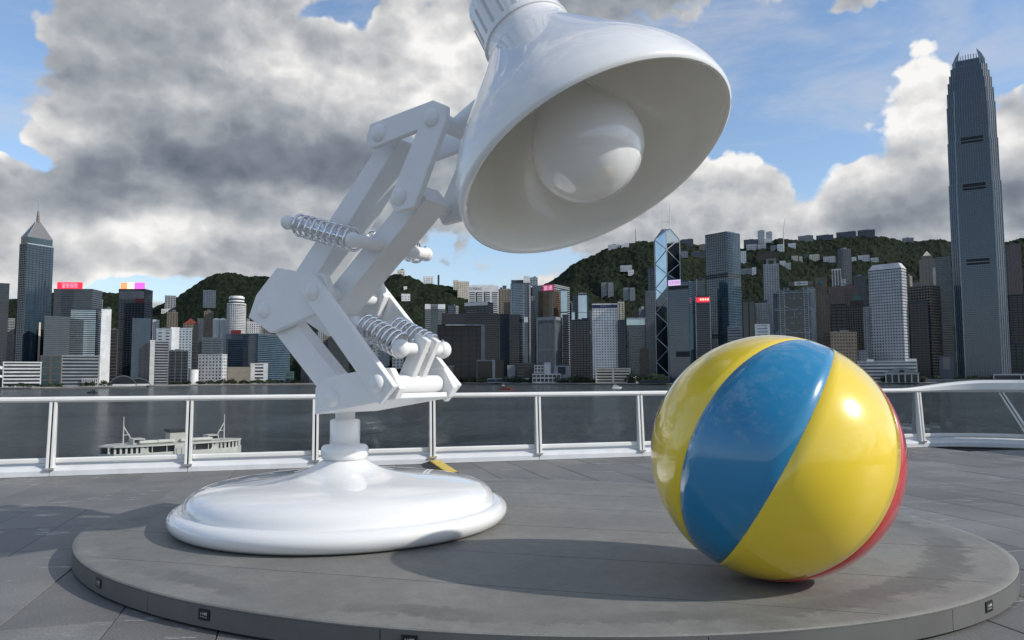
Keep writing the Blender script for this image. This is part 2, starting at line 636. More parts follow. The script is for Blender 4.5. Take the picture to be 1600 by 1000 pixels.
M_PRINT = mat("white_print", (0.78, 0.78, 0.78), 0.5)

# ------------------------------------------------------------------ harbour deck
ANG = math.radians(14.8)
CA, SA = math.cos(ANG), math.sin(ANG)


def dk(u, v, z=0.0):
    return Vector((u * CA - v * SA, u * SA + v * CA, z))


RC, U1, V1 = 2.2, 13.2, 14.15          # rounded corner of the deck edge


def edge_pts(off=0.0, step=6):
    pts = [((-26.0, V1 + off), (0, 1)), ((U1, V1 + off), (0, 1))]
    for k in range(step, 91, step):
        f = math.radians(k)
        pts.append(((U1 + (RC + off) * math.sin(f), V1 - RC + (RC + off) * math.cos(f)), (math.sin(f), math.cos(f))))
    pts.append(((U1 + RC + off, -9.0), (1, 0)))
    return pts


Z_WATER = HC - 18.5
Z_LAND = Z_WATER + 2.4

outline = [dk(*p) for p, n in edge_pts(0.22)] + [dk(-26, -9)]
mb = MB()
mb.prism([Vector((p.x, p.y, Z_WATER - 3)) for p in outline][::-1], (0, 0, -Z_WATER + 3 - 0.034))
deck = structure("deck", mb, mat("deck_bed", (0.035, 0.035, 0.036), 0.85))

# paving slabs
SU, SV, GAP = 0.69, 1.23, 0.007
PC, PA, PB = Vector((-0.013, 7.58, 0)), 4.23, 3.166        # plinth
PROT = math.radians(-15.5)


def in_plinth(p, k=1.0):
    q = Matrix.Rotation(-PROT, 3, 'Z') @ (p - PC)
    return (q.x / PA) ** 2 + (q.y / PB) ** 2 < k


def slab_mb(w, h, cx=0, cy=0, z=0.0, mbx=None, M=None):
    mbx = mbx or MB()
    c = 0.004
    a = [(cx - w / 2, cy - h / 2), (cx + w / 2, cy - h / 2), (cx + w / 2, cy + h / 2), (cx - w / 2, cy + h / 2)]
    i_ = [(cx - w / 2 + c, cy - h / 2 + c), (cx + w / 2 - c, cy - h / 2 + c), (cx + w / 2 - c, cy + h / 2 - c), (cx - w / 2 + c, cy + h / 2 - c)]
    vs = [Vector((x, y, z - 0.030)) for x, y in a] + [Vector((x, y, z - c)) for x, y in a] + [Vector((x, y, z)) for x, y in i_]
    if M is not None:
        vs = [M @ v for v in vs]
    mbx.add(vs, [(8, 9, 10, 11)] + [(k, (k + 1) % 4, 4 + (k + 1) % 4, 4 + k) for k in range(4)] + [(4 + k, 4 + (k + 1) % 4, 8 + (k + 1) % 4, 8 + k) for k in range(4)])
    return mbx


slab_me = slab_mb(SU - GAP, SV - GAP).mesh("paving_slab", M_PAVE)
end_me = slab_mb(SU - GAP, 14.15 - 13.03 - GAP).mesh("paving_slab", M_PAVE)
cells = []
for i in range(-32, 28):
    for j in range(-14, 3):
        u = -3.30 + SU * (i + 0.5)
        v0 = 10.57 + SV * j + (0.0 if i % 2 else 0.012)
        v1 = v0 + SV
        last = j == 2
        if last:
            v1 = 14.15
        v = (v0 + v1) / 2
        inside = True
        for uu in (u - SU / 2, u + SU / 2):
            if v1 > 14.16 or uu > U1 + RC + 0.1:
                inside = False
            if uu > U1 and v1 > V1 - RC and (uu - U1) ** 2 + (v1 - V1 + RC) ** 2 > (RC + 0.1) ** 2:
                inside = False
        if not inside:
            continue
        p = dk(u, v)
        cs = [dk(u + a * SU / 2, v + b * SV / 2) for a in (-1, 1) for b in (-1, 1)]
        hid = all(in_plinth(c, 0.93) for c in cs)
        pr = [project(c) for c in cs]
        vis = any(-20 < x < 1620 and y < 1020 for x, y in pr) and not hid
        area = (max(x for x, y in pr) - min(x for x, y in pr)) * (max(y for x, y in pr) - min(y for x, y in pr)) if vis else 0
        cells.append((area if vis else 0, u, v, last, v1 - v0))
cells.sort(key=lambda c: -c[0])
R_dk = Matrix.Rotation(ANG, 4, 'Z')
rest = MB()
for k, (area, u, v, last, hv) in enumerate(cells):
    p = dk(u, v, rnd.uniform(-0.0012, 0.0012))
    tilt = Matrix.Rotation(rnd.uniform(-.0012, .0012), 4, 'X') @ Matrix.Rotation(rnd.uniform(-.0015, .0015), 4, 'Y')
    if k < 296 and area > 0:
        o = bpy.data.objects.new("paving_slab", end_me if last else slab_me)
        col.objects.link(o)
        o.parent = deck
        o.matrix_local = Matrix.Translation(p) @ R_dk @ tilt
    else:
        slab_mb(SU - GAP, hv - GAP, 0, 0, 0, rest, Matrix.Translation(p) @ R_dk)
rest.build("paving_slab_field", M_PAVE, deck, kind='stuff')

# ------------------------------------------------------------------ harbour water
mb = MB()
W = 30000
mb.add([(-W, -W, Z_WATER), (W, -W, Z_WATER), (W, W, Z_WATER), (-W, W, Z_WATER)], [(0, 1, 2, 3)])
structure("water", mb, water_mat())

# ------------------------------------------------------------------ railing round the deck
rail = thing("railing", "white metal railing with glass panes along the deck edge, curving round at its right end", "railing", dk(0, V1))


def rl(u, v, z):
    return dk(u, v, z) - rail.location


def path_at(s):
    """s = distance along the edge, measured as u on the straight part"""
    if s <= U1:
        return (s, V1), (0.0, 1.0)
    q = (s - U1) / RC
    if q <= math.pi / 2:
        return (U1 + RC * math.sin(q), V1 - RC + RC * math.cos(q)), (math.sin(q), math.cos(q))
    return (U1 + RC, V1 - RC - (s - U1 - RC * math.pi / 2)), (1.0, 0.0)


def sweep(mbx, s0, s1, prof, step=0.25, capends=True):
    """prof(s) -> list of (n, z) closed section; n outward"""
    n = max(1, int(math.ceil((s1 - s0) / step)))
    if s1 <= U1 and not callable(getattr(prof, 'vary', None)):
        n = 1
    rings = []
    for i in range(n + 1):
        s = s0 + (s1 - s0) * i / n
        (u, v), (nu, nv) = path_at(s)
        rings.append([rl(u + nu * a, v + nv * a, z) for a, z in prof(s)])
    P = len(rings[0])
    vs = [p for r in rings for p in r]
    fs = []
    for i in range(n):
        for k in range(P):
            a, b = i * P + k, i * P + (k + 1) % P
            fs.append((a, b, b + P, a + P))
    fs.append(tuple(range(P))[::-1])
    fs.append(tuple(range(n * P, n * P + P)))
    mbx.add(vs, fs)


POST_S = [-4.1 + 2.1 * k for k in range(-9, 0)] + [-4.1, -2.0, 0.1, 2.2, 4.25, 6.38, 8.6, 10.85, 13.1]
END_S = U1 + RC * math.pi / 2 + 16
SEG = POST_S + [16.7, 19.0, 21.2, 23.4, 25.6]


def rounded(n0, n1, z0, z1, r=0.02):
    return [(n0 + r, z0), (n1 - r, z0), (n1, z0 + r), (n1, z1 - r), (n1 - r, z1), (n0 + r, z1), (n0, z1 - r), (n0, z0 + r)]


# kerb, lower rail and glass bay by bay
for a, b in zip(SEG[:-1], SEG[1:]):
    mb = MB()
    sweep(mb, a + 0.004, b - 0.004, lambda s: [(-0.06, 0.006), (0.34, 0.006), (0.34, 0.17), (0.20, 0.185), (0.06, 0.165), (-0.03, 0.125), (-0.06, 0.09)])
    mb.build("kerb_panel", M_KERB, rail)
    mb = MB()
    sweep(mb, a + 0.06, b - 0.06, lambda s: rounded(0.02, 0.11, 0.205, 0.292, 0.02))
    mb.build("lower_rail", M_RAIL, rail)
    mb = MB()
    sweep(mb, a + 0.05, b - 0.05, lambda s: [(0.058, 0.29), (0.070, 0.29), (0.070, 1.215), (0.058, 1.215)])
    mb.build("glass_pane", M_PANE, rail)
mb = MB()
sweep(mb, -24, SEG[-1], lambda s: [(-0.035, 0.001), (0.30, 0.001), (0.30, 0.006), (-0.035, 0.006)])
mb.build("kerb_gap", M_DARK, rail)


def cap_prof(s):
    k = min(1.0, max(0.0, (s - 12.6) / 2.1))
    k = k * k * (3 - 2 * k)
    return rounded(-0.02 - 0.06 * k, 0.13 + 0.30 * k, 1.205, 1.295 + 0.175 * k, 0.03 + 0.03 * k)


mb = MB()
prev = -24.0
for s in POST_S + [12.6]:
    if s <= 12.6:
        if s - prev > 0.1:
            sweep(mb, prev + 0.002, s - 0.002, cap_prof)
            prev = s
sweep(mb, 12.6, 19.0, cap_prof, 0.15)
sweep(mb, 19.0, SEG[-1], cap_prof, 0.5)
mb.build("top_rail", M_RAIL, rail, smooth=True, angle=40)


def post(s, s_top=None):
    mbx, foot = MB(), MB()
    (u, v), (nu, nv) = path_at(s)
    (u2, v2), (mu, mv) = path_at(s if s_top is None else s_top)
    tu, tv = nv, -nu
    for sd in (-1, 1):
        for (n0, n1) in ((-0.05, 0.075),):
            c0, c1 = sd * 0.034 - 0.021, sd * 0.034 + 0.021
            lo = [rl(u + nu * a + tu * b, v + nv * a + tv * b, 0.13) for a, b in ((n0 - 0.03, c0), (n0 - 0.03, c1), (n1, c1), (n1, c0))]
            hi = [rl(u2 + mu * a + tu * b, v2 + mv * a + tv * b, 1.207) for a, b in ((n0 + 0.05, c0), (n0 + 0.05, c1), (n1, c1), (n1, c0))]
            mbx.hexa(lo + hi)
    lo = [rl(u + nu * a + tu * b, v + nv * a + tv * b, 0.16) for a, b in ((-0.03, -0.013), (-0.03, 0.013), (0.05, 0.013), (0.05, -0.013))]
    hi = [rl(u2 + mu * a + tu * b, v2 + mv * a + tv * b, 1.2) for a, b in ((0.02, -0.013), (0.02, 0.013), (0.05, 0.013), (0.05, -0.013))]
    foot.hexa(lo + hi)
    o = mbx.build("post", M_RAIL, rail, bevel=0.006)
    foot.build("post_gap_strip", M_DARK, o)  # near-black strip filling the slit between the flats, its shade put into colour
    ft = MB()
    p = [rl(u + nu * a + tu * b, v + nv * a + tv * b, 0.105) for a, b in ((-0.10, -0.07), (-0.10, 0.07), (0.03, 0.07), (0.03, -0.07))]
    q = [rl(u + nu * a + tu * b, v + nv * a + tv * b, 0.14) for a, b in ((-0.10, -0.07), (-0.10, 0.07), (0.03, 0.07), (0.03, -0.07))]
    ft.hexa(p + q)
    ft.build("foot_bracket", M_STEEL, o)


for s in POST_S:
    post(s)
post(U1 + RC * math.radians(58), U1 + RC * math.radians(43.5))
for s in SEG[len(POST_S) + 1:]:
    post(s)

# ------------------------------------------------------------------ rubber cable ramp
ramp_t = thing("cable_ramp", "black rubber cable cover with a yellow notched lid behind the lamp base", "cable cover", dk(2.16, 13.2), ANG)
mb = MB()
mb.add([(-0.20, -0.9, 0.002), (0.21, -0.9, 0.002), (0.21, 0.86, 0.002), (-0.20, 0.86, 0.002), (-0.02, -0.9, 0.055), (0.17, -0.9, 0.055), (0.17, 0.86, 0.055), (-0.02, 0.86, 0.055)],
       [(0, 3, 2, 1), (4, 5, 6, 7), (0, 1, 5, 4), (1, 2, 6, 5), (2, 3, 7, 6), (3, 0, 4, 7)])
mb.build("rubber_base", mat("black_rubber", (0.014, 0.014, 0.016), 0.6), ramp_t)
poly, k = [], 22
for i in range(k):
    y = -0.88 + 1.72 * i / k
    poly += [(0.000, y, 0.0561), (-0.035, y + 1.72 / k * 0.55, 0.0561)]
poly += [(0.0, 0.84, 0.0561), (0.165, 0.84, 0.0561), (0.165, -0.88, 0.0561)]
MB().prism(poly, (0, 0, 0.012)).build("yellow_lid", mat("yellow_plastic", (0.70, 0.50, 0.06), 0.45, var=0.1, vscale=8), ramp_t)

# ------------------------------------------------------------------ plinth
pl = thing("plinth", "low oval grey rendered plinth under the big white lamp and the ball", "plinth", PC, PROT)


def oval(a, b, n=160):
    return [(a * math.cos(2 * math.pi * i / n), b * math.sin(2 * math.pi * i / n)) for i in range(n)]


mb = MB()
prof = [(0.0, 0.17), (0.5, 0.17), (0.985, 0.17), (0.9975, 0.168), (1.0, 0.160), (0.999, 0.150)]
vs, fs = [], []
N = 160
for k, (f, z) in enumerate(prof):
    if k == 0:
        vs.append((0, 0, z))
    else:
        kx = f if f > 0.9 else f
        vs += [(PA * kx * math.cos(2 * math.pi * i / N), PB * kx * math.sin(2 * math.pi * i / N), z) for i in range(N)]
fs += [(0, 1 + i, 1 + (i + 1) % N) for i in range(N)]
for k in range(1, len(prof) - 1):
    a, b = 1 + (k - 1) * N, 1 + k * N
    fs += [(a + i, b + i, b + (i + 1) % N, a + (i + 1) % N) for i in range(N)]
mb.add(vs, fs)
mb.build("plinth_top", M_PLINTH, pl, smooth=True, angle=40)
# curved fascia panels with open joints
NP = 14
for k in range(NP):
    t0, t1 = 2 * math.pi * (k + 0.55) / NP + 0.0007, 2 * math.pi * (k + 1.55) / NP - 0.0007
    vs, fs = [], []
    for i in range(17):
        t = t0 + (t1 - t0) * i / 16
        c, s_ = math.cos(t), math.sin(t)
        for f, z in ((1.0, 0.1495), (1.0, 0.020), (0.994, 0.020), (0.994, 0.1495)):
            vs.append((PA * f * c, PB * f * s_, z))
    for i in range(16):
        for j in range(4):
            a, b = i * 4 + j, i * 4 + (j + 1) % 4
            fs.append((a, a + 4, b + 4, b))
    fs += [(0, 1, 2, 3), (64, 67, 66, 65)]
    MB().add(vs, fs).build("fascia_panel", M_PLINTH_SIDE, pl, smooth=True, angle=40)
MB().taper(oval(PA * 0.988, PB * 0.988), 0.001, oval(PA * 0.988, PB * 0.988), 0.148).build("recessed_foot", M_DARK, pl)  # near-black, so the shadow gap's darkness is in the colour

for k, y in enumerate((-2.2, -1.25, -0.1, 0.95, 1.9)):
    hx = PA * math.sqrt(1 - (y / PB) ** 2) * 0.97
    MB().box(-hx, hx, y - 0.003, y + 0.003, 0.1695, 0.1708).build("board_joint", mat("joint_filler", (0.085, 0.084, 0.078), 0.8, var=0.3, vscale=3), pl)


def rim_angle(u, v=None):
    """angle on the plinth rim whose near side shows at column u"""
    best = None
    for i in range(2400):
        t = 2 * math.pi * i / 2400
        p = PC + Matrix.Rotation(PROT, 3, 'Z') @ Vector((PA * math.cos(t), PB * math.sin(t), 0.085))
        x, y = project(p)
        if abs(x - u) < 3.0 and (best is None or p.y < best[0]):
            best = (p.y, t)
    return best[1]


for u in (152, 318, 640, 1547):
    t = rim_angle(u)
    P = Vector((PA * math.cos(t), PB * math.sin(t), 0.098))
    nrm = Vector((math.cos(t) / PA, math.sin(t) / PB, 0)).normalized()
    tan = Vector((-nrm.y, nrm.x, 0))
    Mx = Matrix.Translation(P + nrm * 0.004) @ Matrix((( tan.x, 0, nrm.x, 0), (tan.y, 0, nrm.y, 0), (0, 1, 0, 0), (0, 0, 0, 1)))
    mb = MB()
    mb.box(-0.048, 0.048, -0.034, 0.034, -0.0065, 0.003, Mx)
    o = mb.build("warning_plate", M_PLATE, pl)
    Mt = Mx @ Matrix.Translation((0, 0.008, 0.0042))
    lettering("小心梯級", 0.062, 0.019, Mt, M_PRINT, o)
    lettering("Mind the step", 0.062, 0.008, Mx @ Matrix.Translation((0, -0.013, 0.0042)), M_PRINT, o)

# ------------------------------------------------------------------ the big desk lamp (plain balanced-arm work lamp)
TH = math.radians(34)
lamp = thing("desk_lamp", "giant white balanced-arm desk lamp on the grey oval plinth, shade tipped down", "lamp sculpture", (-1.69, 7.75, 0.17), -TH)
LZ = 0.17


def fillet(mbx):
    return mbx


# weighted base: bead, shoulder, flare, collar, socket
prof = [(0, 0.004), (1.50, 0.004), (1.555, 0.012), (1.60, 0.040), (1.628, 0.085), (1.632, 0.118), (1.620, 0.155), (1.592, 0.182), (1.560, 0.196), (1.530, 0.199),
        (1.512, 0.194), (1.504, 0.196), (1.500, 0.212), (1.494, 0.240), (1.470, 0.285), (1.425, 0.325), (1.36, 0.355), (1.26, 0.382), (1.12, 0.405), (0.95, 0.424), (0.78, 0.438),
        (0.64, 0.452), (0.52, 0.470), (0.42, 0.496), (0.34, 0.528), (0.275, 0.566), (0.225, 0.598), (0.20, 0.611), (0.0, 0.612)]
MB().lathe(prof, 128).build("lamp_base", M_WHITE, lamp, smooth=True, angle=50)
prof = [(0, 0.606), (0.20, 0.606), (0.222, 0.618), (0.235, 0.65), (0.238, 0.70), (0.228, 0.735), (0.205, 0.752), (0.165, 0.756), (0.0, 0.757)]
MB().lathe(prof, 64).build("collar", M_WHITE, lamp, smooth=True, angle=50)
prof = [(0, 0.752), (0.15, 0.752), (0.15, 0.985), (0.143, 1.0), (0.12, 1.008), (0.0, 1.009)]
MB().lathe(prof, 48).build("socket_tube", M_WHITE, lamp, smooth=True, angle=40)
MB().tube((0, 0, 1.0), (0, 0, 1.17), 0.098, n=40).build("swivel_stem", M_SATIN, lamp, smooth=True, angle=40)


def lpt(t, z, y=0.0):
    return Vector((t, y, z - LZ))


def link(p, q, w, y0, y1, pad=0.0, w2=None):
    """flat bar between two pivots in the lamp's plane"""
    p, q = Vector((p[0], 0, p[1] - LZ)), Vector((q[0], 0, q[1] - LZ))
    d = (q - p).normalized()
    n = Vector((-d.z, 0, d.x))
    w2 = w if w2 is None else w2
    a, b = p - d * pad, q + d * pad
    poly = [a - n * w / 2, b - n * w2 / 2, b + n * w2 / 2, a + n * w / 2]
    poly = [Vector((c.x, y0, c.z)) for c in poly]
    return MB().prism(poly, (0, y1 - y0, 0))


def plate(pts, y0, y1):
    poly = [Vector((t, y0, z - LZ)) for t, z in pts]
    return MB().prism(poly, (0, y1 - y0, 0))


def bolt(p, y, sgn, r=0.085):
    mbx = MB()
    mbx.sphere(lpt(p[0], p[1], y), r, 24, 14, (1, 0.62, 1))
    return mbx


L1, L2 = (0.27, 1.40), (0.92, 1.54)
E1, E2 = (-0.76, 2.29), (0.05, 2.42)
TL, TR, LO = (0.80, 3.88), (1.44, 3.90), (1.06, 3.24)
HW = 0.37
BV = 0.012
# yoke on the stem
yoke = [(0.02, 1.24), (1.06, 1.40), (1.12, 1.50), (1.00, 1.68), (0.80, 1.68), (0.18, 1.60), (0.02, 1.50)]
for s_ in (-1, 1):
    y0, y1 = sorted((s_ * (HW - 0.03), s_ * (HW + 0.05)))
    plate(yoke, y0, y1).build("yoke_plate", M_SATIN, lamp, bevel=BV)
plate([(0.04, 1.243), (1.05, 1.402), (1.05, 1.452), (0.04, 1.293)], -HW + 0.032, HW - 0.032).build("yoke_floor", M_SATIN, lamp, bevel=BV)
# lower arm: solid rear beam, paired front bars
link(L1, E1, 0.27, -HW + 0.035, -HW + 0.21, -0.02).build("rear_beam", M_SATIN, lamp, bevel=BV)
for s_ in (-1, 1):
    y0, y1 = sorted((s_ * (HW + 0.053), s_ * (HW + 0.125)))
    link(L2, E2, 0.24, y0, y1, 0.15).build("lower_bar", M_SATIN, lamp, bevel=BV)
# elbow: pair of plates
elb = [(-1.02, 2.23), (-0.66, 2.05), (0.10, 2.24), (0.20, 2.44), (0.12, 2.60), (-0.30, 2.66), (-0.58, 2.72), (-0.90, 2.46)]
for s_ in (-1, 1):
    y0, y1 = sorted((s_ * (HW - 0.032), s_ * (HW + 0.05)))
    plate(elb, y0, y1).build("elbow_plate", M_SATIN, lamp, bevel=BV)
MB().tube(lpt(*E2, -HW - 0.1), lpt(*E2, HW + 0.1), 0.07, n=24).build("elbow_axle", M_SATIN, lamp, smooth=True, angle=40)
# upper arm
link((-0.62, 2.43), TL, 0.30, -0.20, 0.12, 0.05, 0.20).build("upper_rear_beam", M_SATIN, lamp, bevel=BV)
link((0.02, 2.40), LO, 0.22, -0.19, 0.15, 0.12).build("upper_front_beam", M_SATIN, lamp, bevel=BV)
UW = 0.31
for s_ in (-1, 1):
    y0, y1 = sorted((s_ * UW, s_ * (UW + 0.07)))
    o = plate([(0.62, 3.84), (0.68, 3.99), (1.45, 4.06), (1.60, 3.98), (1.60, 3.84), (1.24, 3.12), (1.00, 3.10), (0.93, 3.22), (1.27, 3.82), (0.70, 3.75)], y0, y1)
    o.build("head_bracket", M_SATIN, lamp, bevel=BV)
MB().tube(lpt(*TR, -UW), lpt(*TR, UW), 0.08, n=24).build("head_axle", M_SATIN, lamp, smooth=True, angle=40)
MB().tube(lpt(*LO, -UW), lpt(*LO, UW), 0.06, n=24).build("bracket_axle", M_SATIN, lamp, smooth=True, angle=40)
for p, y in ((L1, HW + 0.05), (L2, HW + 0.125), (E1, HW + 0.05), (E2, HW + 0.125), (TL, UW + 0.07), (TR, UW + 0.07), (LO, UW + 0.07)):
    for s_ in (-1, 1):
        bolt(p, s_ * y, s_).build("bolt_head", M_SATIN, lamp, smooth=True)
# spacer tubes in the yoke
for t in (0.62, 0.92):
    MB().tube(lpt(t, 1.53, -HW + 0.03), lpt(t, 1.53, HW - 0.03), 0.085, n=24).build("spacer_tube", M_SATIN, lamp, smooth=True, angle=40)


def spring(p, q, y, r=0.098, turns=8, wire=0.015):
    p, q = lpt(*p, y), lpt(*q, y)
    d = q - p
    ln = d.length
    d.normalize()
    x = d.orthogonal().normalized()
    z = d.cross(x)
    pts, n = [], turns * 18
    for i in range(n + 1):
        t = 2 * math.pi * turns * i / n
        pts.append(p + d * (ln * (0.06 + 0.88 * i / n)) + (x * math.cos(t) + z * math.sin(t)) * r)
    return MB().path(pts, wire, 7)


# upper tension springs between cross pins
SA_, SB_ = (-0.27, 3.13), (0.64, 2.86)
for pnt in (SA_, SB_):
    mb = MB()
    mb.tube(lpt(*pnt, -HW - 0.17), lpt(*pnt, HW + 0.12), 0.062, n=24)
    for s_ in (-1, 1):
        mb.sphere(lpt(*pnt, -HW - 0.17 if s_ < 0 else HW + 0.12), 0.072, 20, 12)
    mb.build("spring_pin", M_SATIN, lamp, smooth=True, angle=50)
for s_ in (-1, 1):
    o = spring(SA_, SB_, s_ * (HW + 0.075), 0.105, 9).build("spring", M_CHROME, lamp, smooth=True)
    MB().tube(lpt(*SA_, s_ * (HW + 0.075)), lpt(*SB_, s_ * (HW + 0.075)), 0.024, n=12).build("spring_rod", M_CHROME, o, smooth=True, angle=40)
# lower springs, carried on short levers of the yoke
SC_, SD_ = (0.44, 2.10), (1.02, 1.86)
for s_ in (-1, 1):
    y0, y1 = sorted((s_ * 0.035, s_ * 0.105))
    link((0.84, 1.50), (1.06, 1.90), 0.16, y0, y1, 0.08).build("spring_lever", M_SATIN, lamp, bevel=BV)
for pnt in (SC_, SD_):
    mb = MB()
    mb.tube(lpt(*pnt, -0.30), lpt(*pnt, 0.30), 0.055, n=24)
    for s_ in (-1, 1):
        mb.sphere(lpt(*pnt, s_ * 0.30), 0.085, 20, 12)
    mb.build("spring_pin", M_SATIN, lamp, smooth=True, angle=50)
for s_ in (-1, 1):
    spring(SC_, SD_, s_ * 0.22, 0.115, 8).build("spring", M_CHROME, lamp, smooth=True)
# shade: a plain spun cone with a straight neck
MI = lamp.matrix_basis.inverted() if False else (Matrix.Translation((-1.69, 7.75, 0.17)) @ Matrix.Rotation(-TH, 4, 'Z')).inverted()
RIM = aty(935, 262, 6.15)
AX = Vector((0.372, -0.321, -0.871)).normalized()
zq = -AX
xq = zq.orthogonal().normalized()
yq = zq.cross(xq)
MS = MI @ Matrix(((xq.x, yq.x, zq.x, RIM.x), (xq.y, yq.y, zq.y, RIM.y), (xq.z, yq.z, zq.z, RIM.z), (0, 0, 0, 1)))
outer = [(1.150, 0.0), (1.172, -0.012), (1.190, 0.0), (1.198, 0.03), (1.195, 0.09), (1.18, 0.17), (1.15, 0.27), (1.10, 0.38), (1.03, 0.50),
         (0.94, 0.63), (0.84, 0.77), (0.74, 0.91), (0.64, 1.05), (0.55, 1.18), (0.475, 1.29), (0.425, 1.38), (0.400, 1.47), (0.392, 1.60), (0.392, 1.95),
         (0.375, 2.02), (0.32, 2.06), (0.0, 2.07)]
shade_o = MB().lathe(outer, 128, MS).build("lamp_shade", M_WHITE, lamp, smooth=True, angle=60)
for k in range(20):
    R_ = MS @ Matrix.Rotation(2 * math.pi * k / 20, 4, 'Z')
    MB().box(0.385, 0.3965, -0.014, 0.014, 1.58, 1.86, R_).build("vent_slot", mat("vent_shade", (0.58, 0.58, 0.58), 0.5), shade_o)  # raised grey strips; the shade of a recessed slot is put into their colour
MB().lathe([(0.398, 1.50), (0.412, 1.505), (0.412, 1.525), (0.398, 1.53)], 96, MS).build("neck_ring", M_WHITE, shade_o, smooth=True, angle=40)
inner = [(1.1495, 0.001), (1.138, 0.03), (1.13, 0.10), (1.10, 0.22), (1.03, 0.40), (0.92, 0.60), (0.80, 0.78), (0.68, 0.94), (0.56, 1.10), (0.44, 1.24), (0.30, 1.30), (0.0, 1.31)]
MB().lathe(inner[::-1], 96, MS).build("shade_lining", M_LINING, lamp, smooth=True, angle=60)
bp_ = [(0.0, -0.335), (0.10, -0.324), (0.20, -0.287), (0.30, -0.222), (0.38, -0.132), (0.43, -0.03), (0.447, 0.08), (0.437, 0.18), (0.40, 0.29), (0.34, 0.41), (0.28, 0.55), (0.24, 0.70), (0.22, 0.85), (0.22, 1.24)]
bp_ = [(r * 1.07, z * 1.05 + 0.12) for r, z in bp_]
MB().lathe(bp_, 64, MS).build("bulb", M_BULB, lamp, smooth=True, angle=60)
MB().lathe([(0.0, 0.93), (0.262, 0.93), (0.275, 0.945), (0.275, 1.22), (0.262, 1.235), (0.0, 1.236)], 48, MS).build("bulb_socket", M_SATIN, lamp, smooth=True, angle=40)
a = MS @ Vector((0, 0, 1.25))
MB().tube(lpt(*TR, 0), a, 0.105, n=32).build("neck_tube", M_SATIN, lamp, smooth=True, angle=40)

# ------------------------------------------------------------------ the big ball
BR = 0.86
BC = Vector((1.86, 5.5, 0.17 + BR))
ball = thing("giant_ball", "giant glossy yellow ball with a broad blue panel standing on the right of the plinth", "ball", (BC.x, BC.y, 0.17))
cdir = (Vector((0, 0, HC)) - BC).normalized()
rdir = Vector((0, 0, 1)).cross(cdir).normalized()
udir = cdir.cross(rdir)
AXB = (rdir * 0.47 + udir * 0.88 - cdir * 0.02).normalized()
stripe = (rdir * -0.28 + udir * 0.0 + cdir * 0.95)
e1 = (stripe - AXB * stripe.dot(AXB)).normalized()
e2 = AXB.cross(e1)
if e2.dot(rdir) < 0:
    e2 = -e2
panels = [(-21, 21, M_BLUE), (21, 75, M_YEL), (75, 117, M_RED), (117, 190, M_YEL), (190, 232, M_RED), (232, 339, M_YEL)]
for a0, a1, mm in panels:
    vs, fs = [], []
    nl, nm = 64, max(10, int((a1 - a0) / 3))
    for i in range(nl + 1):
        la = math.pi * (i / nl - 0.5)
        for j in range(nm + 1):
            lo = math.radians(a0 + (a1 - a0) * j / nm)
            r = BR * (0.9940 if j in (0, nm) else 1.0)
            if j in (0, nm):
                lo += (1 if j == 0 else -1) * 0.0
            elif j in (1, nm - 1):
                lo = math.radians(a0 + 0.28) if j == 1 else math.radians(a1 - 0.28)
            d = (e1 * math.cos(lo) + e2 * math.sin(lo)) * math.cos(la) + AXB * math.sin(la)
            vs.append(d * r + Vector((0, 0, BR)))
    W_ = nm + 1
    for i in range(nl):
        for j in range(nm):
            q = (i * W_ + j, i * W_ + j + 1, (i + 1) * W_ + j + 1, (i + 1) * W_ + j)
            fs.append(q)
    ctr = (e1 * math.cos(math.radians((a0 + a1) / 2)) + e2 * math.sin(math.radians((a0 + a1) / 2)))
    p0, p1, p2 = vs[fs[nl // 2 * nm + nm // 2][0]], vs[fs[nl // 2 * nm + nm // 2][1]], vs[fs[nl // 2 * nm + nm // 2][2]]
    if (p1 - p0).cross(p2 - p1).dot(ctr) < 0:
        fs = [f[::-1] for f in fs]
    MB().add(vs, fs).build("ball_panel", mm, ball, smooth=True)
mb = MB()
mb.sphere((0, 0, BR), BR * 0.9965, 64, 40)
mb.build("seam_liner", M_SEAM, ball, smooth=True)
# ------------------------------------------------------------------ far shore
def lerp_tab(tab, u):
    if u <= tab[0][0]:
        return tab[0][1]
    for (a, x), (b, y) in zip(tab[:-1], tab[1:]):
        if u <= b:
            return x + (y - x) * (u - a) / (b - a)
    return tab[-1][1]


SHORE = [(-900, 1290), (50, 1318), (165, 1400), (240, 1580), (300, 1690), (500, 1850), (700, 1900), (860, 1680), (960, 1560), (1040, 1500), (2500, 1400)]


def shore(u):
    return lerp_tab(SHORE, u)


def colx(u, D):
    return aty(u, 595, D).x


top = [Vector((colx(u, shore(u)), shore(u), 0)) for u in (-900, -300, 50, 165, 240, 300, 400, 500, 600, 700, 780, 860, 960, 1040, 1400, 2000, 2500)]
far = [Vector((9000, 9000, 0)), Vector((-9000, 9000, 0))]
poly = [Vector((p.x, p.y, Z_WATER - 2)) for p in top + far]
structure("city_ground", MB().prism(poly, (0, 0, Z_LAND - Z_WATER + 2)), mat("quay_ground", (0.10, 0.10, 0.095), 0.8, var=0.3, vscale=0.02))
mb = MB()
for a, b in zip(top[:-1], top[1:]):
    d = (b - a).normalized()
    n = Vector((-d.y, d.x, 0))
    if n.y < 0:
        n = -n
    mb.hexa([Vector((p.x, p.y, Z_LAND + 0.003)) for p in (a - n * .5, b - n * .5, b + n * 9, a + n * 9)] + [Vector((p.x, p.y, Z_LAND + 0.9)) for p in (a - n * .5, b - n * .5, b + n * 9, a + n * 9)])
structure("promenade", mb, mat("promenade_stone", (0.36, 0.35, 0.33), 0.7, var=0.35, vscale=0.05))

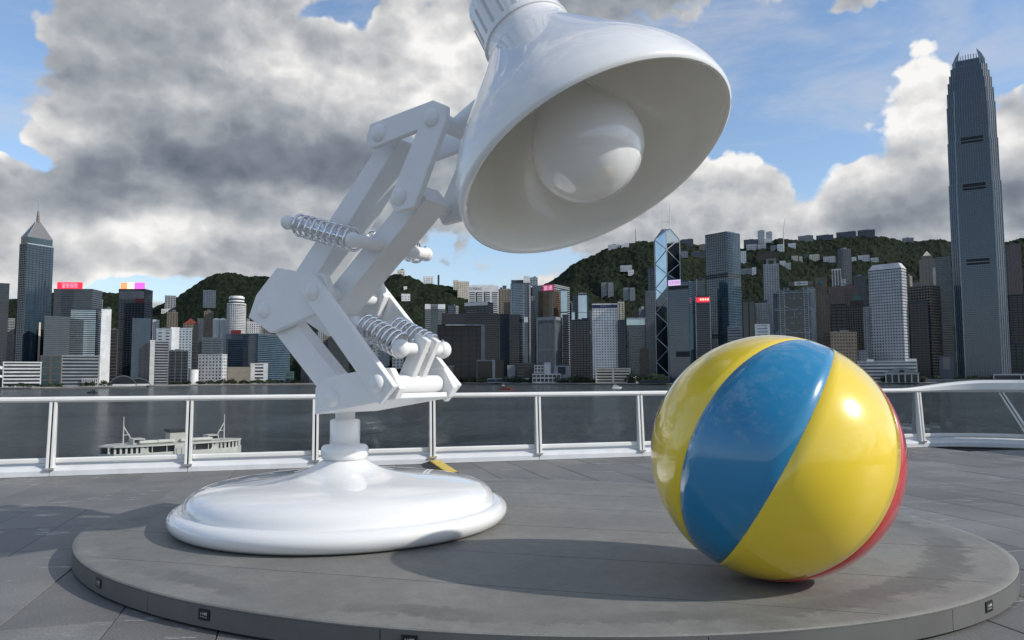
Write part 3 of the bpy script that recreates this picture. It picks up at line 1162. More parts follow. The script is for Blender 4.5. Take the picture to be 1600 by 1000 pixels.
# hills: ridge lines with their own distance, a foot and a back slope
M_HILL = bpy.data.materials.new("wooded_slope")
M_HILL.use_nodes = True
q = NG(M_HILL.node_tree)
b = M_HILL.node_tree.nodes['Principled BSDF']
P = q.n('ShaderNodeNewGeometry').outputs['Position']
n0 = q.noise(P, 0.006, 4, 0.6, 0.3)
n1 = q.noise(P, 0.06, 5, 0.7, 0.2)
c = q.mix(q.rng(n1, 0.35, 0.68), (0.004, 0.008, 0.005, 1), (0.020, 0.028, 0.014, 1))
c = q.mix(q.m('MULTIPLY', q.rng(n0, 0.5, 0.7), 0.5), c, (0.030, 0.036, 0.018, 1))
n2 = q.noise(P, 0.02, 5, 0.65, 0.8)
c = q.mix(q.m('MULTIPLY', q.rng(n2, 0.66, 0.72), 0.7), c, (0.075, 0.068, 0.045, 1))
q.put(b.inputs['Base Color'], c)
b.inputs['Roughness'].default_value = 0.9
b.inputs['Specular IOR Level'].default_value = 0.1
HILLS = {}


def hill(key, ridge, D0, D1, u0, u1, du, nt, amp=10.0, seed=0):
    """D0 foot distance, D1 ridge distance"""
    us = [u0 + du * i for i in range(int((u1 - u0) / du) + 1)]

    def base(u, t):
        zr = aty(u, lerp_tab(ridge, u), D1).z - amp * 0.5
        z0 = Z_LAND - 2
        if t <= 1:
            D = D0 + (D1 - D0) * t
            k = t ** 1.15
        else:
            D = D1 + (t - 1) * (D1 - D0)
            k = 1 - (t - 1) ** 2 * 1.2
        return D, z0 + (zr - z0) * k
    HILLS[key] = base
    vs, fs = [], []
    T = [1.35 * j / nt for j in range(nt + 1)]
    for t in T:
        for u in us:
            D, z = base(u, t)
            x = colx(u, D)
            env = min(1, t * 4)
            p = Vector((x * 0.006 + seed, D * 0.004, 0))
            gully = noise.fractal(p, 1.0, 2.0, 4) * 26 * env * (1 - 0.75 * min(1, max(0, (t - 0.7) / 0.3)))
            lump = (noise.noise(Vector((x * 0.055, D * 0.05, z * 0.05 + seed))) * 0.9 + noise.noise(Vector((x * 0.14, D * 0.12, seed + z * 0.1))) * 0.6) * amp * 0.8
            vs.append((x, D, z + gully + lump))
    n = len(us)
    for j in range(nt):
        for i in range(n - 1):
            fs.append((j * n + i, j * n + i + 1, (j + 1) * n + i + 1, (j + 1) * n + i))
    return structure("hill", MB().add(vs, fs), M_HILL)


def hill_at(key, u, v):
    """point on a hill's slope seen at (u, v)"""
    best = None
    for i in range(1, 101):
        D, z = HILLS[key](u, i / 100)
        y = project((colx(u, D), D, z))[1]
        if best is None or abs(y - v) < best[0]:
            best = (abs(y - v), D, z)
    return best[1], best[2]


hill('west', [(-700, 470), (0, 466), (30, 463), (110, 452), (140, 452), (185, 456), (215, 466), (236, 480), (255, 471), (275, 462), (300, 443), (320, 430), (335, 424), (352, 424), (370, 427), (385, 430), (405, 429), (430, 428), (470, 440), (520, 462), (560, 480), (600, 500)],
     2500, 3100, -420, 600, 2.0, 100, 9, 1)
hill('mid', [(480, 500), (530, 478), (560, 455), (575, 445), (590, 436), (605, 428), (622, 425), (640, 430), (660, 440), (690, 445), (705, 447), (740, 452), (800, 452), (850, 444), (900, 440), (950, 470), (1010, 500)],
     2350, 2900, 480, 1010, 1.6, 110, 8, 5)
hill('peak', [(780, 460), (845, 445), (870, 432), (900, 408), (930, 396), (950, 386), (985, 379), (1000, 375), (1025, 374), (1070, 374), (1100, 382), (1140, 388), (1180, 384), (1200, 379), (1225, 371), (1260, 373), (1300, 370), (1330, 368), (1375, 366), (1395, 368), (1420, 376), (1450, 374), (1480, 371), (1520, 385), (1560, 384), (1580, 378), (1605, 370), (1700, 350), (1900, 340), (2300, 380)],
     2300, 3400, 780, 2200, 2.2, 150, 11, 9)

# ------------------------------------------------------------------ city materials
def glass(name, c, rough=0.08, ior=1.75, var=0.25, vs=0.03):
    return mat(name, c, rough, ior=ior, var=var, vscale=vs)


G = {
    'pale_wall': mat("pale_wall", (0.40, 0.42, 0.44), 0.6, var=.1, vscale=.05),
    'dark': glass("dark_glass", (0.010, 0.014, 0.020), ior=1.65),
    'blue': glass("blue_glass", (0.014, 0.044, 0.072), ior=1.9),
    'teal': glass("teal_glass", (0.014, 0.040, 0.048), ior=1.8),
    'pale': glass("pale_glass", (0.14, 0.18, 0.20), ior=2.4),
    'grey': glass("grey_glass", (0.036, 0.045, 0.054), ior=1.8),
    'gold': glass("gold_glass", (0.080, 0.048, 0.022), ior=1.9),
    'black': glass("black_glass", (0.005, 0.007, 0.010), ior=1.5),
    'silver': mat("silver_glass", (0.46, 0.52, 0.56), 0.07, metal=0.75, var=0.1, vscale=0.05),
}
C = {}
for nm, c in dict(white=(0.74, 0.74, 0.73), offwhite=(0.52, 0.53, 0.53), conc=(0.235, 0.255, 0.272), pale=(0.40, 0.42, 0.44), grey=(0.078, 0.094, 0.112), dgrey=(0.038, 0.048, 0.060), slate=(0.020, 0.029, 0.042),
                  beige=(0.22, 0.195, 0.16), brown=(0.080, 0.060, 0.045), tan=(0.145, 0.120, 0.092), pink=(0.17, 0.125, 0.118), blueg=(0.080, 0.110, 0.138), cream=(0.62, 0.56, 0.45),
                  red=(0.22, 0.045, 0.035), green=(0.05, 0.13, 0.10), black=(0.014, 0.014, 0.017), lblue=(0.30, 0.35, 0.39), mblue=(0.045, 0.080, 0.112), dtan=(0.065, 0.058, 0.050)).items():
    C[nm] = mat("facade_" + nm, c, 0.6, var=0.14, vscale=0.06)


class Face:
    def __init__(s, o, ud, od, w):
        s.o, s.ud, s.od, s.w = Vector(o), Vector(ud), Vector(od), w

    def box(s, mbx, u0, u1, z0, z1, o0, o1):
        f = lambda u, o, z: s.o + s.ud * u + s.od * o + Vector((0, 0, z))
        mbx.hexa([f(u0, o1, z0), f(u1, o1, z0), f(u1, o0, z0), f(u0, o0, z0), f(u0, o1, z1), f(u1, o1, z1), f(u1, o0, z1), f(u0, o0, z1)])


def box_faces(w, d):
    return [Face((-w / 2, 0, 0), (1, 0, 0), (0, -1, 0), w), Face((w / 2, 0, 0), (0, 1, 0), (1, 0, 0), d), Face((-w / 2, d, 0), (0, -1, 0), (-1, 0, 0), d)]


def facade(mbx, faces, z0, z1, fl, br, co, pr, out=0.5, skip=None):
    nf = max(1, round((z1 - z0) / fl))
    fh = (z1 - z0) / nf
    for fc in faces:
        if br > 0:
            for i in range(nf):
                fc.box(mbx, 0.0, fc.w, z0 + i * fh, z0 + i * fh + fh * br, -0.2, out)
        if pr > 0 and co > 0:
            nc = max(1, round(fc.w / co))
            cw = fc.w / nc
            for k in range(nc + 1):
                c = k * cw
                a, b_ = max(0.0, c - cw * pr / 2), min(fc.w, c + cw * pr / 2)
                fc.box(mbx, a, b_, z0, z1 + 0.02, -0.15, out * 0.86)


def spot(l, r, off, side=0, rot=None, D=None, dep=None, key=None, vb=None):
    """real-world footprint: returns location, yaw, width, depth, metres per pixel"""
    uc = (l + r) / 2
    if D is None:
        D = shore(uc) + off
    pl, pr_ = colx(l, D), colx(r, D)
    x = (pl + pr_) / 2
    az = math.atan2(x, D)
    w = (pr_ - pl) * math.cos(az)
    phi = -az
    d = dep or min(45.0, max(14.0, w * 0.9))
    if side:
        rr = math.radians(rot if rot is not None else 24)
        w2 = w / math.cos(rr)
        k = abs(side) * D / F * math.cos(az)
        d = max(6.0, k / math.sin(rr))
        phi += -rr if side > 0 else rr
        w = w2
    return Vector((x, D, Z_LAND + 0.9)), phi, w, d, D / F


def zof(v, u, D):
    return aty(u, v, D).z


def B(label, l, r, top, off=60, core='dark', fr='conc', fl=4.2, br=0.45, co=6, pr=0.25, side=0, rot=None, base=None, D=None, dep=None, out=0.5,
      name='office_tower', cat='tower', group=None, roof=True, band=None, plant=None, key=None, crown=None):
    if key:
        D, zb = hill_at(key, (l + r) / 2, base)
        D -= 8
    loc, phi, w, d, mpp = spot(l, r, off, side, rot, D, dep)
    D = loc.y
    if key:
        loc.z = zb - 12
    elif base is not None:
        loc.z = max(loc.z, zof(base, (l + r) / 2, D))
    H = zof(top, (l + r) / 2, D) - loc.z
    t = thing(name, label, cat, loc, phi, group)
    mb = MB()
    mb.box(-w / 2, w / 2, 0, d, 0, H)
    mb.build("window_glazing", G[core] if core in G else C[core], t)
    fm = MB()
    facade(fm, box_faces(w, d), 0.0, H - 0.5, fl * mpp, br, co * mpp, pr, out)
    if fm.f:
        fm.build("facade_grid", C[fr], t, kind='stuff')
    if roof:
        rf = MB()
        rf.box(-w / 2 - out - 0.1, w / 2 + out + 0.1, -out - 0.1, d + 0.3, H - (band or 1.2 * mpp), H + 0.9)
        ro = rf.build("roof_parapet", C[fr], t)
        if plant is not None and plant > 0:
            pm = MB()
            a = rnd.uniform(-0.25, 0.1) * w
            pm.box(a, a + w * 0.35, d * 0.25, d * 0.7, H + 0.8, H + 0.9 + plant * mpp)
            pm.box(a - w * 0.22, a - w * 0.03, d * 0.35, d * 0.6, H + 0.8, H + 0.9 + plant * mpp * 0.55)
            pm.build("plant_room", C['grey'] if fr != 'grey' else C['conc'], ro)
    return t, w, d, H, mpp


RX = Matrix.Rotation(math.pi / 2, 4, 'X')


def sign(t, w, H, u0, u1, z0, z1, body, mbg, mtx, out=1.0, tw=0.84, th=0.62, name='sign_board', oy=0.0):
    """board on the front face; u as fraction of width, z metres"""
    mb = MB()
    a, b_ = -w / 2 + w * u0, -w / 2 + w * u1
    mb.box(a, b_, -out - 0.5 + oy, -out + oy, z0, z1)
    o = mb.build(name, mbg, t)
    if body:
        M_ = Matrix.Translation(((a + b_) / 2, -out - 0.56 + oy, (z0 + z1) / 2)) @ RX
        lettering(body, (b_ - a) * tw, (z1 - z0) * th, M_, mtx, o)
    return o


def em(name, c, e):
    return mat(name, c, 0.5, emit=e)


E_RED, E_PINK, E_MAG = em("lit_red", (0.72, 0.030, 0.060), 0.85), em("lit_pink", (0.95, 0.36, 0.50), 0.8), em("lit_magenta", (0.48, 0.05, 0.34), 0.6)
E_ORANGE, E_PURPLE, E_WARM, E_LILAC = em("lit_orange", (0.95, 0.30, 0.12), 0.9), em("lit_purple", (0.80, 0.12, 0.62), 0.9), em("lit_warm", (0.98, 0.74, 0.50), 0.9), em("lit_lilac", (0.80, 0.62, 0.86), 0.55)
P_BLACK, P_NAVY, P_WHITE = mat("black_letter", (0.02, 0.02, 0.03), 0.6), mat("navy_board", (0.020, 0.022, 0.10), 0.5), mat("white_board", (0.62, 0.62, 0.60), 0.5)

# ------------------------------------------------------------------ left: harbour front east
B("dark striped tower cut by the left edge of the picture", -14, 8, 443, 260, 'dark', 'dgrey', 4.4, .5, 6, .1)
B("small grey apartment block low between the striped edge tower and the spired tower", 8, 19, 498, 300, 'dark', 'conc', 4, .5, 3, .3, name='apartment_block', cat='building')
# spired tower
t, w, d, H, mpp = B("tall blue glass tower with a pyramid crown and a long spire", 33, 75.5, 383, 170, 'blue', 'slate', 3.6, .32, 5, .1, side=-11, rot=32, name='spired_tower', roof=False)
mb = MB()
mb.box(-w * .5 - .7, w * .5 + .7, -.7, 1.5, H - 1.5, H + .8)
mb.build("cornice", C['lblue'], t)
mb = MB()
for k in range(4):
    mb.box(-w / 2 - .6, -w / 2 + w * .035, -.8, .3, 0, H)
mb.build("corner_fin", C['blueg'], t)
mb = MB()
sq = lambda k: [(-w / 2 * k, d / 2 - d / 2 * k), (w / 2 * k, d / 2 - d / 2 * k), (w / 2 * k, d / 2 + d / 2 * k), (-w / 2 * k, d / 2 + d / 2 * k)]
h1 = 14 * mpp
mb.taper(sq(.94), H, sq(.94), H + h1 * .75)
mb.build("crown_gallery", G['teal'], t)
h2 = H + h1 * .75
mb = MB().taper(sq(.94), h2 + .01, sq(.16), h2 + 27 * mpp)
cr_ = mb.build("pyramid_roof", mat("crown_metal", (0.22, 0.21, 0.20), 0.25, metal=.6), t)
mb = MB()
for i in range(4):
    a, b_ = sq(.95)[i], sq(.165)[i]
    mb.tube((a[0], a[1], h2), (b_[0], b_[1], h2 + 27 * mpp), .55, n=5)
mb.build("ridge_rib", C['lblue'], t)
zt = h2 + 27 * mpp
mb = MB()
for k in range(4):
    mb.tube((0, d / 2, zt + k * 4.4 * mpp), (0, d / 2, zt + (k * 4.4 + 3.6) * mpp), 2.6 * mpp * (1 - .12 * k), n=10)
mb.tube((0, d / 2, zt), (0, d / 2, zt + 17 * mpp), 1.5 * mpp, n=8)
mb.build("mast_drum", C['beige'], t)
MB().tube((0, d / 2, zt + 15 * mpp), (0, d / 2, zt + 47 * mpp), .9 * mpp, .25 * mpp, 8).build("spire", C['lblue'], t)
mb = MB()
for i in range(5):
    mb.box(-w * .10 + i * w * .105, -w * .10 + i * w * .105 + .5, -.9, .2, H * (.32 + .05 * abs(i - 2)), H * (.80 - .05 * abs(i - 2)))
mb.build("facade_fin", C['slate'], t, kind='stuff')
mb = MB()
mb.box(-w * .02, w * .5, -.75, .2, 0, H * .40)
mb.build("lower_curtain_wall", G['black'], t)
mb = MB()
mb.box(w * .06, w * .13, -.95, -.76, H * .16, H * .45)
mb.build("cream_facade_strip", C['cream'], t)  # plain cream strip on the lower front

t, w, d, H, mpp = B("broad grey office block with a red sign board on its roof", 79, 139, 452, 200, 'grey', 'grey', 3.4, .62, 5, .06, side=17, rot=26)
sign(t, w, H, .05, .72, H + 1.2, H + 1.2 + 10.5 * mpp, "富衛保險", E_RED, E_PINK, 0.2, .62, .74, 'roof_sign', oy=4)
B("silver curtain wall wing catching the bright sky beside the red sign block", 106, 147, 483, 120, 'silver', 'slate', 3.3, .40, 30, .02, side=9, rot=18, name='office_block', cat='building')
B("flat grey glass wing in front of the spired tower's foot", 66, 106, 495, 100, 'grey', 'grey', 3.0, .5, 20, .03, name='office_block', cat='building')
B("narrow white slab tower with one column of dark windows", 155, 170, 484, 90, 'white', 'white', 4.6, .5, 5.2, .55, name='hotel_tower', plant=4)
B("dark narrow office tower with a beige top right of the white slab", 169, 182, 515, 160, 'black', 'dtan', 5, .2, 10, .2, plant=2)
t, w, d, H, mpp = B("dark glass tower with an orange and magenta screen on its roof", 181, 222, 452, 240, 'dark', 'slate', 3.6, .3, 5, .12, side=13, rot=26)
hs = 10 * mpp
for k, (a, b_, mm) in enumerate(((.05, .30, E_ORANGE), (.301, .58, E_WARM), (.581, .98, E_PURPLE))):
    sign(t, w, H, a, b_, H + 1, H + 1 + hs, None, mm, 0.2, name='screen_panel', oy=3)
mb = MB()
mb.box(-w / 2 + w * .03, w / 2 - w * .02, -.9, -.55, H - 15 * mpp, H - 3 * mpp)
mb.build("plant_screen", C['grey'], t)
for zz in (.36, .68):
    MB().box(-w / 2, w / 2, -.8, -.5, H * zz, H * zz + 2.4).build("mechanical_band", C['black'], t)
B("blue glass wing in front of the screen tower", 204, 233, 498, 130, 'blue', 'mblue', 4.0, .15, 6, .08, name='office_block', cat='building')
# low convention blocks
t, w, d, H, mpp = B("white banded low exhibition hall at the left waterfront", 4, 64, 566, 55, 'dark', 'offwhite', 5.2, .45, 70, .05, name='exhibition_hall', cat='building', dep=60)
B("grey stone exhibition block with a big glazed bay", 62, 95, 556, 62, 'teal', 'dtan', 9, .18, 15, .25, name='exhibition_block', cat='building', dep=50)
t, w, d, H, mpp = B("long low grey exhibition block on columns under the red sign block", 95, 155, 556, 60, 'slate', 'conc', 5.5, .40, 60, .06, name='exhibition_block', cat='building', dep=50)
mb = MB()
for k in range(9):
    mb.box(-w / 2 + w * (.55 + .05 * k), -w / 2 + w * (.565 + .05 * k), -7, -5.5, 0, 13 * mpp)
mb.build("colonnade", C['offwhite'], t, kind='stuff')
loc, phi, w, d, mpp = spot(-40, 13, 35)
t = thing("wing_roof_hall", "white swooping roof of a hall cut off by the left edge of the picture", "building", loc, phi)
MB().box(-w / 2, w / 2 - 6, 2, 40, 0, 24 * mpp).build("glazed_wall", G['dark'], t)
for k, (z0, z1) in enumerate(((42, 26), (24, 15))):
    a = [(-w / 2, -4, z0 * mpp), (w * .30, -4, (z0 * .4 + z1 * .6) * mpp), (w / 2 + 3, -4, z1 * mpp), (w / 2 + 3, -4, (z1 - 1.6) * mpp), (-w / 2, -4, (z0 - 4) * mpp)]
    MB().prism(a, (0, 44, 0)).build("wing_roof", C['white'], t)
for l, r, h, lab in ((170, 214, 15, "larger arched grey roof of the ferry hall below the screen tower"), (194, 236, 11, "smaller arched grey roof in front of the larger one")):
    loc, phi, w, d, mpp = spot(l, r, 22 if h == 11 else 34)
    t = thing("arched_hall", lab, "ferry hall", loc, phi)
    arc_o, arc_i = [], []
    for i in range(17):
        q_ = i / 16
        x = -w / 2 + w * q_
        z = h * mpp * (1 - (2 * q_ - 1) ** 2) ** .7
        arc_o.append((x, 0, z + 1.6))
        arc_i.append((x * .985, 0, max(0.2, z - .6)))
    MB().prism(arc_o + arc_i[::-1], (0, 24, 0)).build("arched_roof", C['grey'], t)
    MB().prism([(x, 1.5, z) for x, y, z in arc_i], (0, 20, 0)).build("glazed_front", G['dark'], t)
    MB().box(-w * .46, w * .46, -.6, 1.4, 0.02, 2.6 * mpp).build("quay_wall", C['offwhite'], t)

# ------------------------------------------------------------------ left middle
B("pale twin residential tower standing alone against the dark hill", 254, 271, 462, 0, 'dark', 'conc', 3.0, .45, 4, .4, base=484, key='west', name='apartment_tower')
B("white podium slab under the pale twin tower", 249, 274, 483.4, 0, 'dark', 'offwhite', 3, .6, 6, .4, base=486, key='west', name='podium', cat='building')
B("narrow tan tower left of the red roofed house", 258, 275, 488, 520, 'dark', 'tan', 3.2, .4, 4, .45, name='apartment_tower', plant=4)
t, w, d, H, mpp = B("cream house with a steep red gabled roof on the hillside", 284, 307, 506, 500, 'dark', 'tan', 3, .5, 4, .4, name='gabled_house', cat='house', roof=False)
MB().prism([(-w / 2 - 1, -1, H), (w / 2 + 1, -1, H), (w * .3, -1, H + 4 * mpp), (0, -1, H + 9 * mpp), (-w * .25, -1, H + 4 * mpp)], (0, d + 2, 0)).build("roof", C['red'], t)
B("blue grey residential tower with bay windows high before the hill", 314, 334, 454, 640, 'grey', 'blueg', 2.6, .4, 3.5, .5, name='apartment_tower', base=481, plant=1)
B("brown residential tower below the blue grey bay windowed one", 316, 331, 487, 480, 'dark', 'tan', 3, .45, 4, .5, name='apartment_tower', plant=3)
B("dark stepped residential block right of the red roofed house", 306, 318, 498, 560, 'dark', 'grey', 3, .5, 3, .4, name='apartment_tower')
# round hotel tower
loc, phi, w, d, mpp = spot(352, 382, 400)
t = thing("round_tower", "white cylindrical hotel tower with a drum shaped revolving crown", "tower", loc, phi)
H = zof(475, 367, loc.y) - loc.z
R_ = w / 2
MB().tube((0, R_, 0), (0, R_, H), R_ * .965, n=40).build("window_glazing", G['grey'], t)
mb = MB()
for i in range(int(H / (2.6 * mpp))):
    mb.tube((0, R_, i * 2.6 * mpp), (0, R_, i * 2.6 * mpp + 1.5 * mpp), R_, n=40)
for k in range(28):
    f = 2 * math.pi * k / 28
    mb.tube((R_ * math.cos(f), R_ + R_ * math.sin(f), 0), (R_ * math.cos(f), R_ + R_ * math.sin(f), H), .9, n=4)
mb.build("balcony_rings", C['offwhite'], t, kind='stuff')
for z0, z1, k, mm in ((0, 1.5, 1.03, C['white']), (1.5, 4.5, .72, C['dgrey']), (4.5, 6.6, .82, C['white']), (6.6, 9.2, .78, C['dgrey']), (9.2, 12, .84, C['white']), (12, 13.4, .7, C['white'])):
    MB().tube((0, R_, H + z0 * mpp + .01), (0, R_, H + z1 * mpp), R_ * k, n=40).build("crown_drum", mm, t)
for u, lab in ((336, "left white domed gas holder shaped block beside the round tower"), (346, "right white domed block touching the round tower")):
    loc, phi, w, d, mpp = spot(u - 6, u + 6, 470)
    t = thing("domed_block", lab, "building", loc, phi)
    H = zof(500, u, loc.y) - loc.z
    MB().tube((0, 6, 0), (0, 6, H), w / 2, n=24).build("wall", C['offwhite'], t)
    MB().sphere((0, 6, H), w / 2 * .99, 20, 10, (1, 1, .55)).build("dome", C['white'], t, smooth=True)
B("pale stepped hospital like block with banded windows, left wing", 242, 266, 514, 150, 'dark', 'lblue', 5, .62, 9, .5, name='office_block', cat='building', plant=2)
B("pale stepped block with banded windows, right wing", 277, 298, 513, 150, 'dark', 'lblue', 4.2, .6, 5, .5, name='office_block', cat='building')
B("white square lift core standing between the two pale stepped wings", 265, 278, 512, 140, 'white', 'white', 9, .9, 9, .8, name='lift_core', cat='building')
B("slim striped office block with a white left edge behind the waterfront", 236, 262, 533, 80, 'dark', 'conc', 4.2, .42, 30, .02, name='office_block', cat='building')
B("white blank end wall left of the slim striped office block", 233, 240, 532, 78, 'offwhite', 'offwhite', 20, .9, 9, .9, name='end_wall_block', cat='building')
B("dark blue glass office cube in front of the pale stepped wings", 263, 293, 548, 62, 'black', 'blueg', 4.6, .12, 8, .10, name='office_block', cat='building', plant=2)
B("black glass block between the pale wings and the striped block", 298, 315, 534, 140, 'black', 'dgrey', 5, .2, 8, .1, name='office_block', cat='building')
B("striped grey office block with a white chimney on its right shoulder", 314, 345, 528, 130, 'dark', 'blueg', 3.8, .45, 16, .06, name='office_block', cat='building')
t, w, d, H, mpp = B("white waterfront block with rows of square dark windows", 309, 346, 554, 50, 'dark', 'offwhite', 5.2, .55, 5.2, .55, side=8, rot=28, name='office_block', cat='building', plant=2)
t, w, d, H, mpp = B("long blue grey banded office slab with a red roof sign", 352, 402, 522, 130, 'blue', 'blueg', 3.0, .42, 60, .01, side=54, rot=40, name='office_slab', cat='building')
mb = MB()
mb.box(w * .05, w * .17, -1.1, -.6, 0, H * .75)
mb.build("lift_shaft", C['grey'], t)
sign(t, w, H, .1, .42, H + 1, H + 1 + 6 * mpp, "", mat("red_board", (0.45, 0.05, 0.04), .5), P_WHITE, 0.1, name='roof_sign', oy=5)
B("pale residential slab with bay windows behind the long banded office slab", 384, 405, 503, 420, 'dark', 'offwhite', 3, .35, 3.4, .5, name='apartment_tower')
B("tan low block peeping over the banded office slab beside the lamp elbow", 410, 422, 510, 420, 'dark', 'tan', 3, .4, 4, .5, name='apartment_block', cat='building')
loc, phi, w, d, mpp = spot(294, 310, 36)
t = thing("white_drum", "small white drum shaped pavilion on the promenade", "pavilion", loc, phi)
H = zof(578, 302, loc.y) - loc.z
MB().tube((0, 10, 0), (0, 10, H), w / 2, n=28).build("wall", C['white'], t, smooth=True, angle=40)
MB().tube((0, 10, H), (0, 10, H + 1.2), w / 2 + .6, n=28).build("roof", C['offwhite'], t)
B("low beige civic block right of the white windowed waterfront block", 355, 391, 574, 45, 'beige', 'beige', 9, .8, 20, .7, name='civic_block', cat='building')
t, w, d, H, mpp = B("low white block with three stacked dark slots near the lamp's arm", 391, 418, 568, 48, 'dark', 'offwhite', 5, .5, 27, .5, name='civic_block', cat='building')
B("greenish glass kiosk low on the promenade seen beneath the lamp's arm", 446, 459, 581, 40, 'teal', 'green', 8, .2, 12, .1, name='kiosk', cat='building')
# seen through the lamp's arm
B("tall pale striped tower seen through the gap in the lamp's lower arm", 496, 503, 492, 200, 'grey', 'lblue', 3, .4, 3.5, .4)
B("beige residential tower seen through the lamp's lower arm", 503, 514, 505, 260, 'dark', 'beige', 3.2, .45, 4, .5, name='apartment_tower')
B("dark office block behind the lamp's lower springs", 512, 545, 528, 220, 'dark', 'dgrey', 4, .3, 6, .2, name='office_block', cat='building')
B("grey office block between the lamp's lower bars", 470, 497, 520, 240, 'dark', 'grey', 4, .4, 6, .2, name='office_block', cat='building')

# ------------------------------------------------------------------ middle hill houses
def H_(label, l, r, top, base, key, fr='white', core='dark', name='hill_house', cat='house', fl=3.4, co=4, group=None, br=.66, pr=.55, **kw):
    return B(label, l, r, top, 0, core, fr, fl, br, co, pr, base=base, key=key, name=name, cat=cat, group=group, dep=14, **kw)


H_("cream mansion on the very top of the wooded round hill", 620, 631, 422, 428, 'mid', 'cream', plant=2)
H_("long white villa half way down the wooded round hill", 626.5, 640, 459.5, 465.5, 'mid')
H_("small white villa above the long villa on the round hill", 630, 635, 448, 451, 'mid')
H_("white flat roofed block on the skyline right of the round hill", 660.5, 676, 432, 439, 'mid')
H_("dark thin mast like tower on the skyline behind the round hill", 683.5, 686, 430, 442, 'mid', 'slate', name='water_tower', cat='tower')
H_("cream residential tower lit by the sun on the hill left of the hotel", 715, 733, 440, 462, 'mid', 'cream', name='apartment_tower', cat='tower', fl=2.6, co=3)
H_("narrow cream annex beside the sunlit residential tower", 708, 716, 438, 447, 'mid', 'cream', name='apartment_tower', cat='tower')
B("white curved block with tall windows right behind the lamp's upper spring arm", 568, 587, 467, 620, 'teal', 'offwhite', 4, .2, 5, .2, name='apartment_block', cat='building', plant=2)
B("pale blue round cornered block seen above the lamp's lower springs", 588, 608, 487, 560, 'blue', 'lblue', 5, .3, 6, .25, name='apartment_block', cat='building')
B("white villa block above the lamp's right spring", 613, 630, 502, 540, 'dark', 'white', 5, .5, 5, .5, name='apartment_block', cat='building', plant=3)
B("white terraced houses on the slope left of the white capped tower", 637, 655, 511, 520, 'dark', 'offwhite', 3.6, .5, 3.6, .5, name='terrace_houses', cat='houses', plant=3)
B("low white house at the foot of the slope touching the white capped tower", 655, 664, 517, 500, 'dark', 'cream', 4, .5, 5, .5, name='hill_house', cat='house')

# ------------------------------------------------------------------ centre
t, w, d, H, mpp = B("grey banded tower with bright white shoulders left of the great dark gate block", 664, 695, 476, 170, 'dark', 'conc', 3.0, .42, 40, .02)
for a, b_ in ((0, .26), (.66, 1)):
    MB().box(-w / 2 + w * a - .8, -w / 2 + w * b_ + .8, -1.2, d * .8, H - 7 * mpp, H + 1.2).build("white_shoulder", C['white'], t)
MB().box(-w * .2, w * .16, -.9, -.5, 0, H - 8 * mpp).build("dark_bay", G['teal'], t)
# the great gate block
loc, phi, w, d, mpp = spot(683, 796, 95)
t = thing("gate_building", "huge dark government block shaped like an open gate", "building", loc, phi)
H = zof(490, 740, loc.y) - loc.z
fx = lambda p_: -w / 2 + w * (p_ - 683) / 113
mb = MB()
mb.box(fx(683), fx(757), 14, 40, 0, H - 17 * mpp)
mb.build("recessed_glass_wall", G['black'], t)
mb = MB()
mb.box(fx(690), fx(796), 0, 40, H - 17 * mpp + .01, H)
mb.build("lintel_block", G['dark'], t)
mb = MB()
mb.box(fx(757.5), fx(796), 0, 40, 0, H - 17 * mpp)
mb.build("gate_leg", G['dark'], t)
mb = MB()
facade(mb, [Face((fx(690), 0, 0), (1, 0, 0), (0, -1, 0), fx(796) - fx(690))], H - 16 * mpp, H, 3.2 * mpp, .18, 3.5 * mpp, .14, .4)
facade(mb, [Face((fx(758.5), 0, 0), (1, 0, 0), (0, -1, 0), fx(782) - fx(758.5))], 0, H - 17 * mpp, 3.2 * mpp, .18, 3.5 * mpp, .14, .4)
mb.build("facade_grid", C['slate'], t, kind='stuff')
mb = MB()
facade(mb, [Face((fx(683), 14, 0), (1, 0, 0), (0, -1, 0), fx(757) - fx(683))], 0, H - 18 * mpp, 8 * mpp, .06, 13 * mpp, .05, .3)
mb.build("mullion_grid", C['slate'], t, kind='stuff')
MB().box(fx(782), fx(796), -.8, -.3, 0, H - 1).build("side_panel", C['dgrey'], t)
MB().box(fx(696), fx(757.4), -1.0, 14, H - 19 * mpp, H - 17 * mpp - .05).build("gate_frame", C['conc'], t)
MB().box(fx(752), fx(757.4), -1.0, 14, 0, H - 19 * mpp - .02).build("gate_frame", C['conc'], t)
B("dark glass slab joined to the gate block's right side", 796, 812, 492, 120, 'dark', 'slate', 3.4, .3, 4, .1, name='office_slab', cat='building')
t, w, d, H, mpp = B("dark glass cube pavilion with a white frame before the gate block", 745, 770, 563, 52, 'black', 'conc', 30, .03, 40, .05, name='glass_cube', cat='building', dep=20)
B("brown timber clad cube beside the white framed glass cube", 774, 787, 563, 53, 'brown', 'brown', 30, .5, 30, .5, name='timber_cube', cat='building', dep=20)
B("white block joining the glass cube and the brown cube", 770, 774, 563, 51, 'offwhite', 'offwhite', 30, .5, 30, .5, name='link_block', cat='building', dep=20)
B("small grey kiosk block right of the brown cube", 793, 805, 571, 50, 'conc', 'conc', 30, .5, 30, .5, name='kiosk', cat='building', dep=14)
t, w, d, H, mpp = B("low green glass pavilion with a pale roof slab left of the glass cube", 685, 709, 570, 48, 'teal', 'dgrey', 14, .1, 12, .08, name='glass_pavilion', cat='building', dep=18)
MB().box(-w / 2 - 2, w / 2 + 2, -2, 19, H - 3 * mpp, H - 1.5 * mpp).build("roof_slab", C['conc'], t)
t, w, d, H, mpp = B("pale hotel tower with its name across a white crown band", 732, 779, 447, 420, 'grey', 'white', 3.0, .36, 11.5, .22, name='hotel_tower', roof=False)
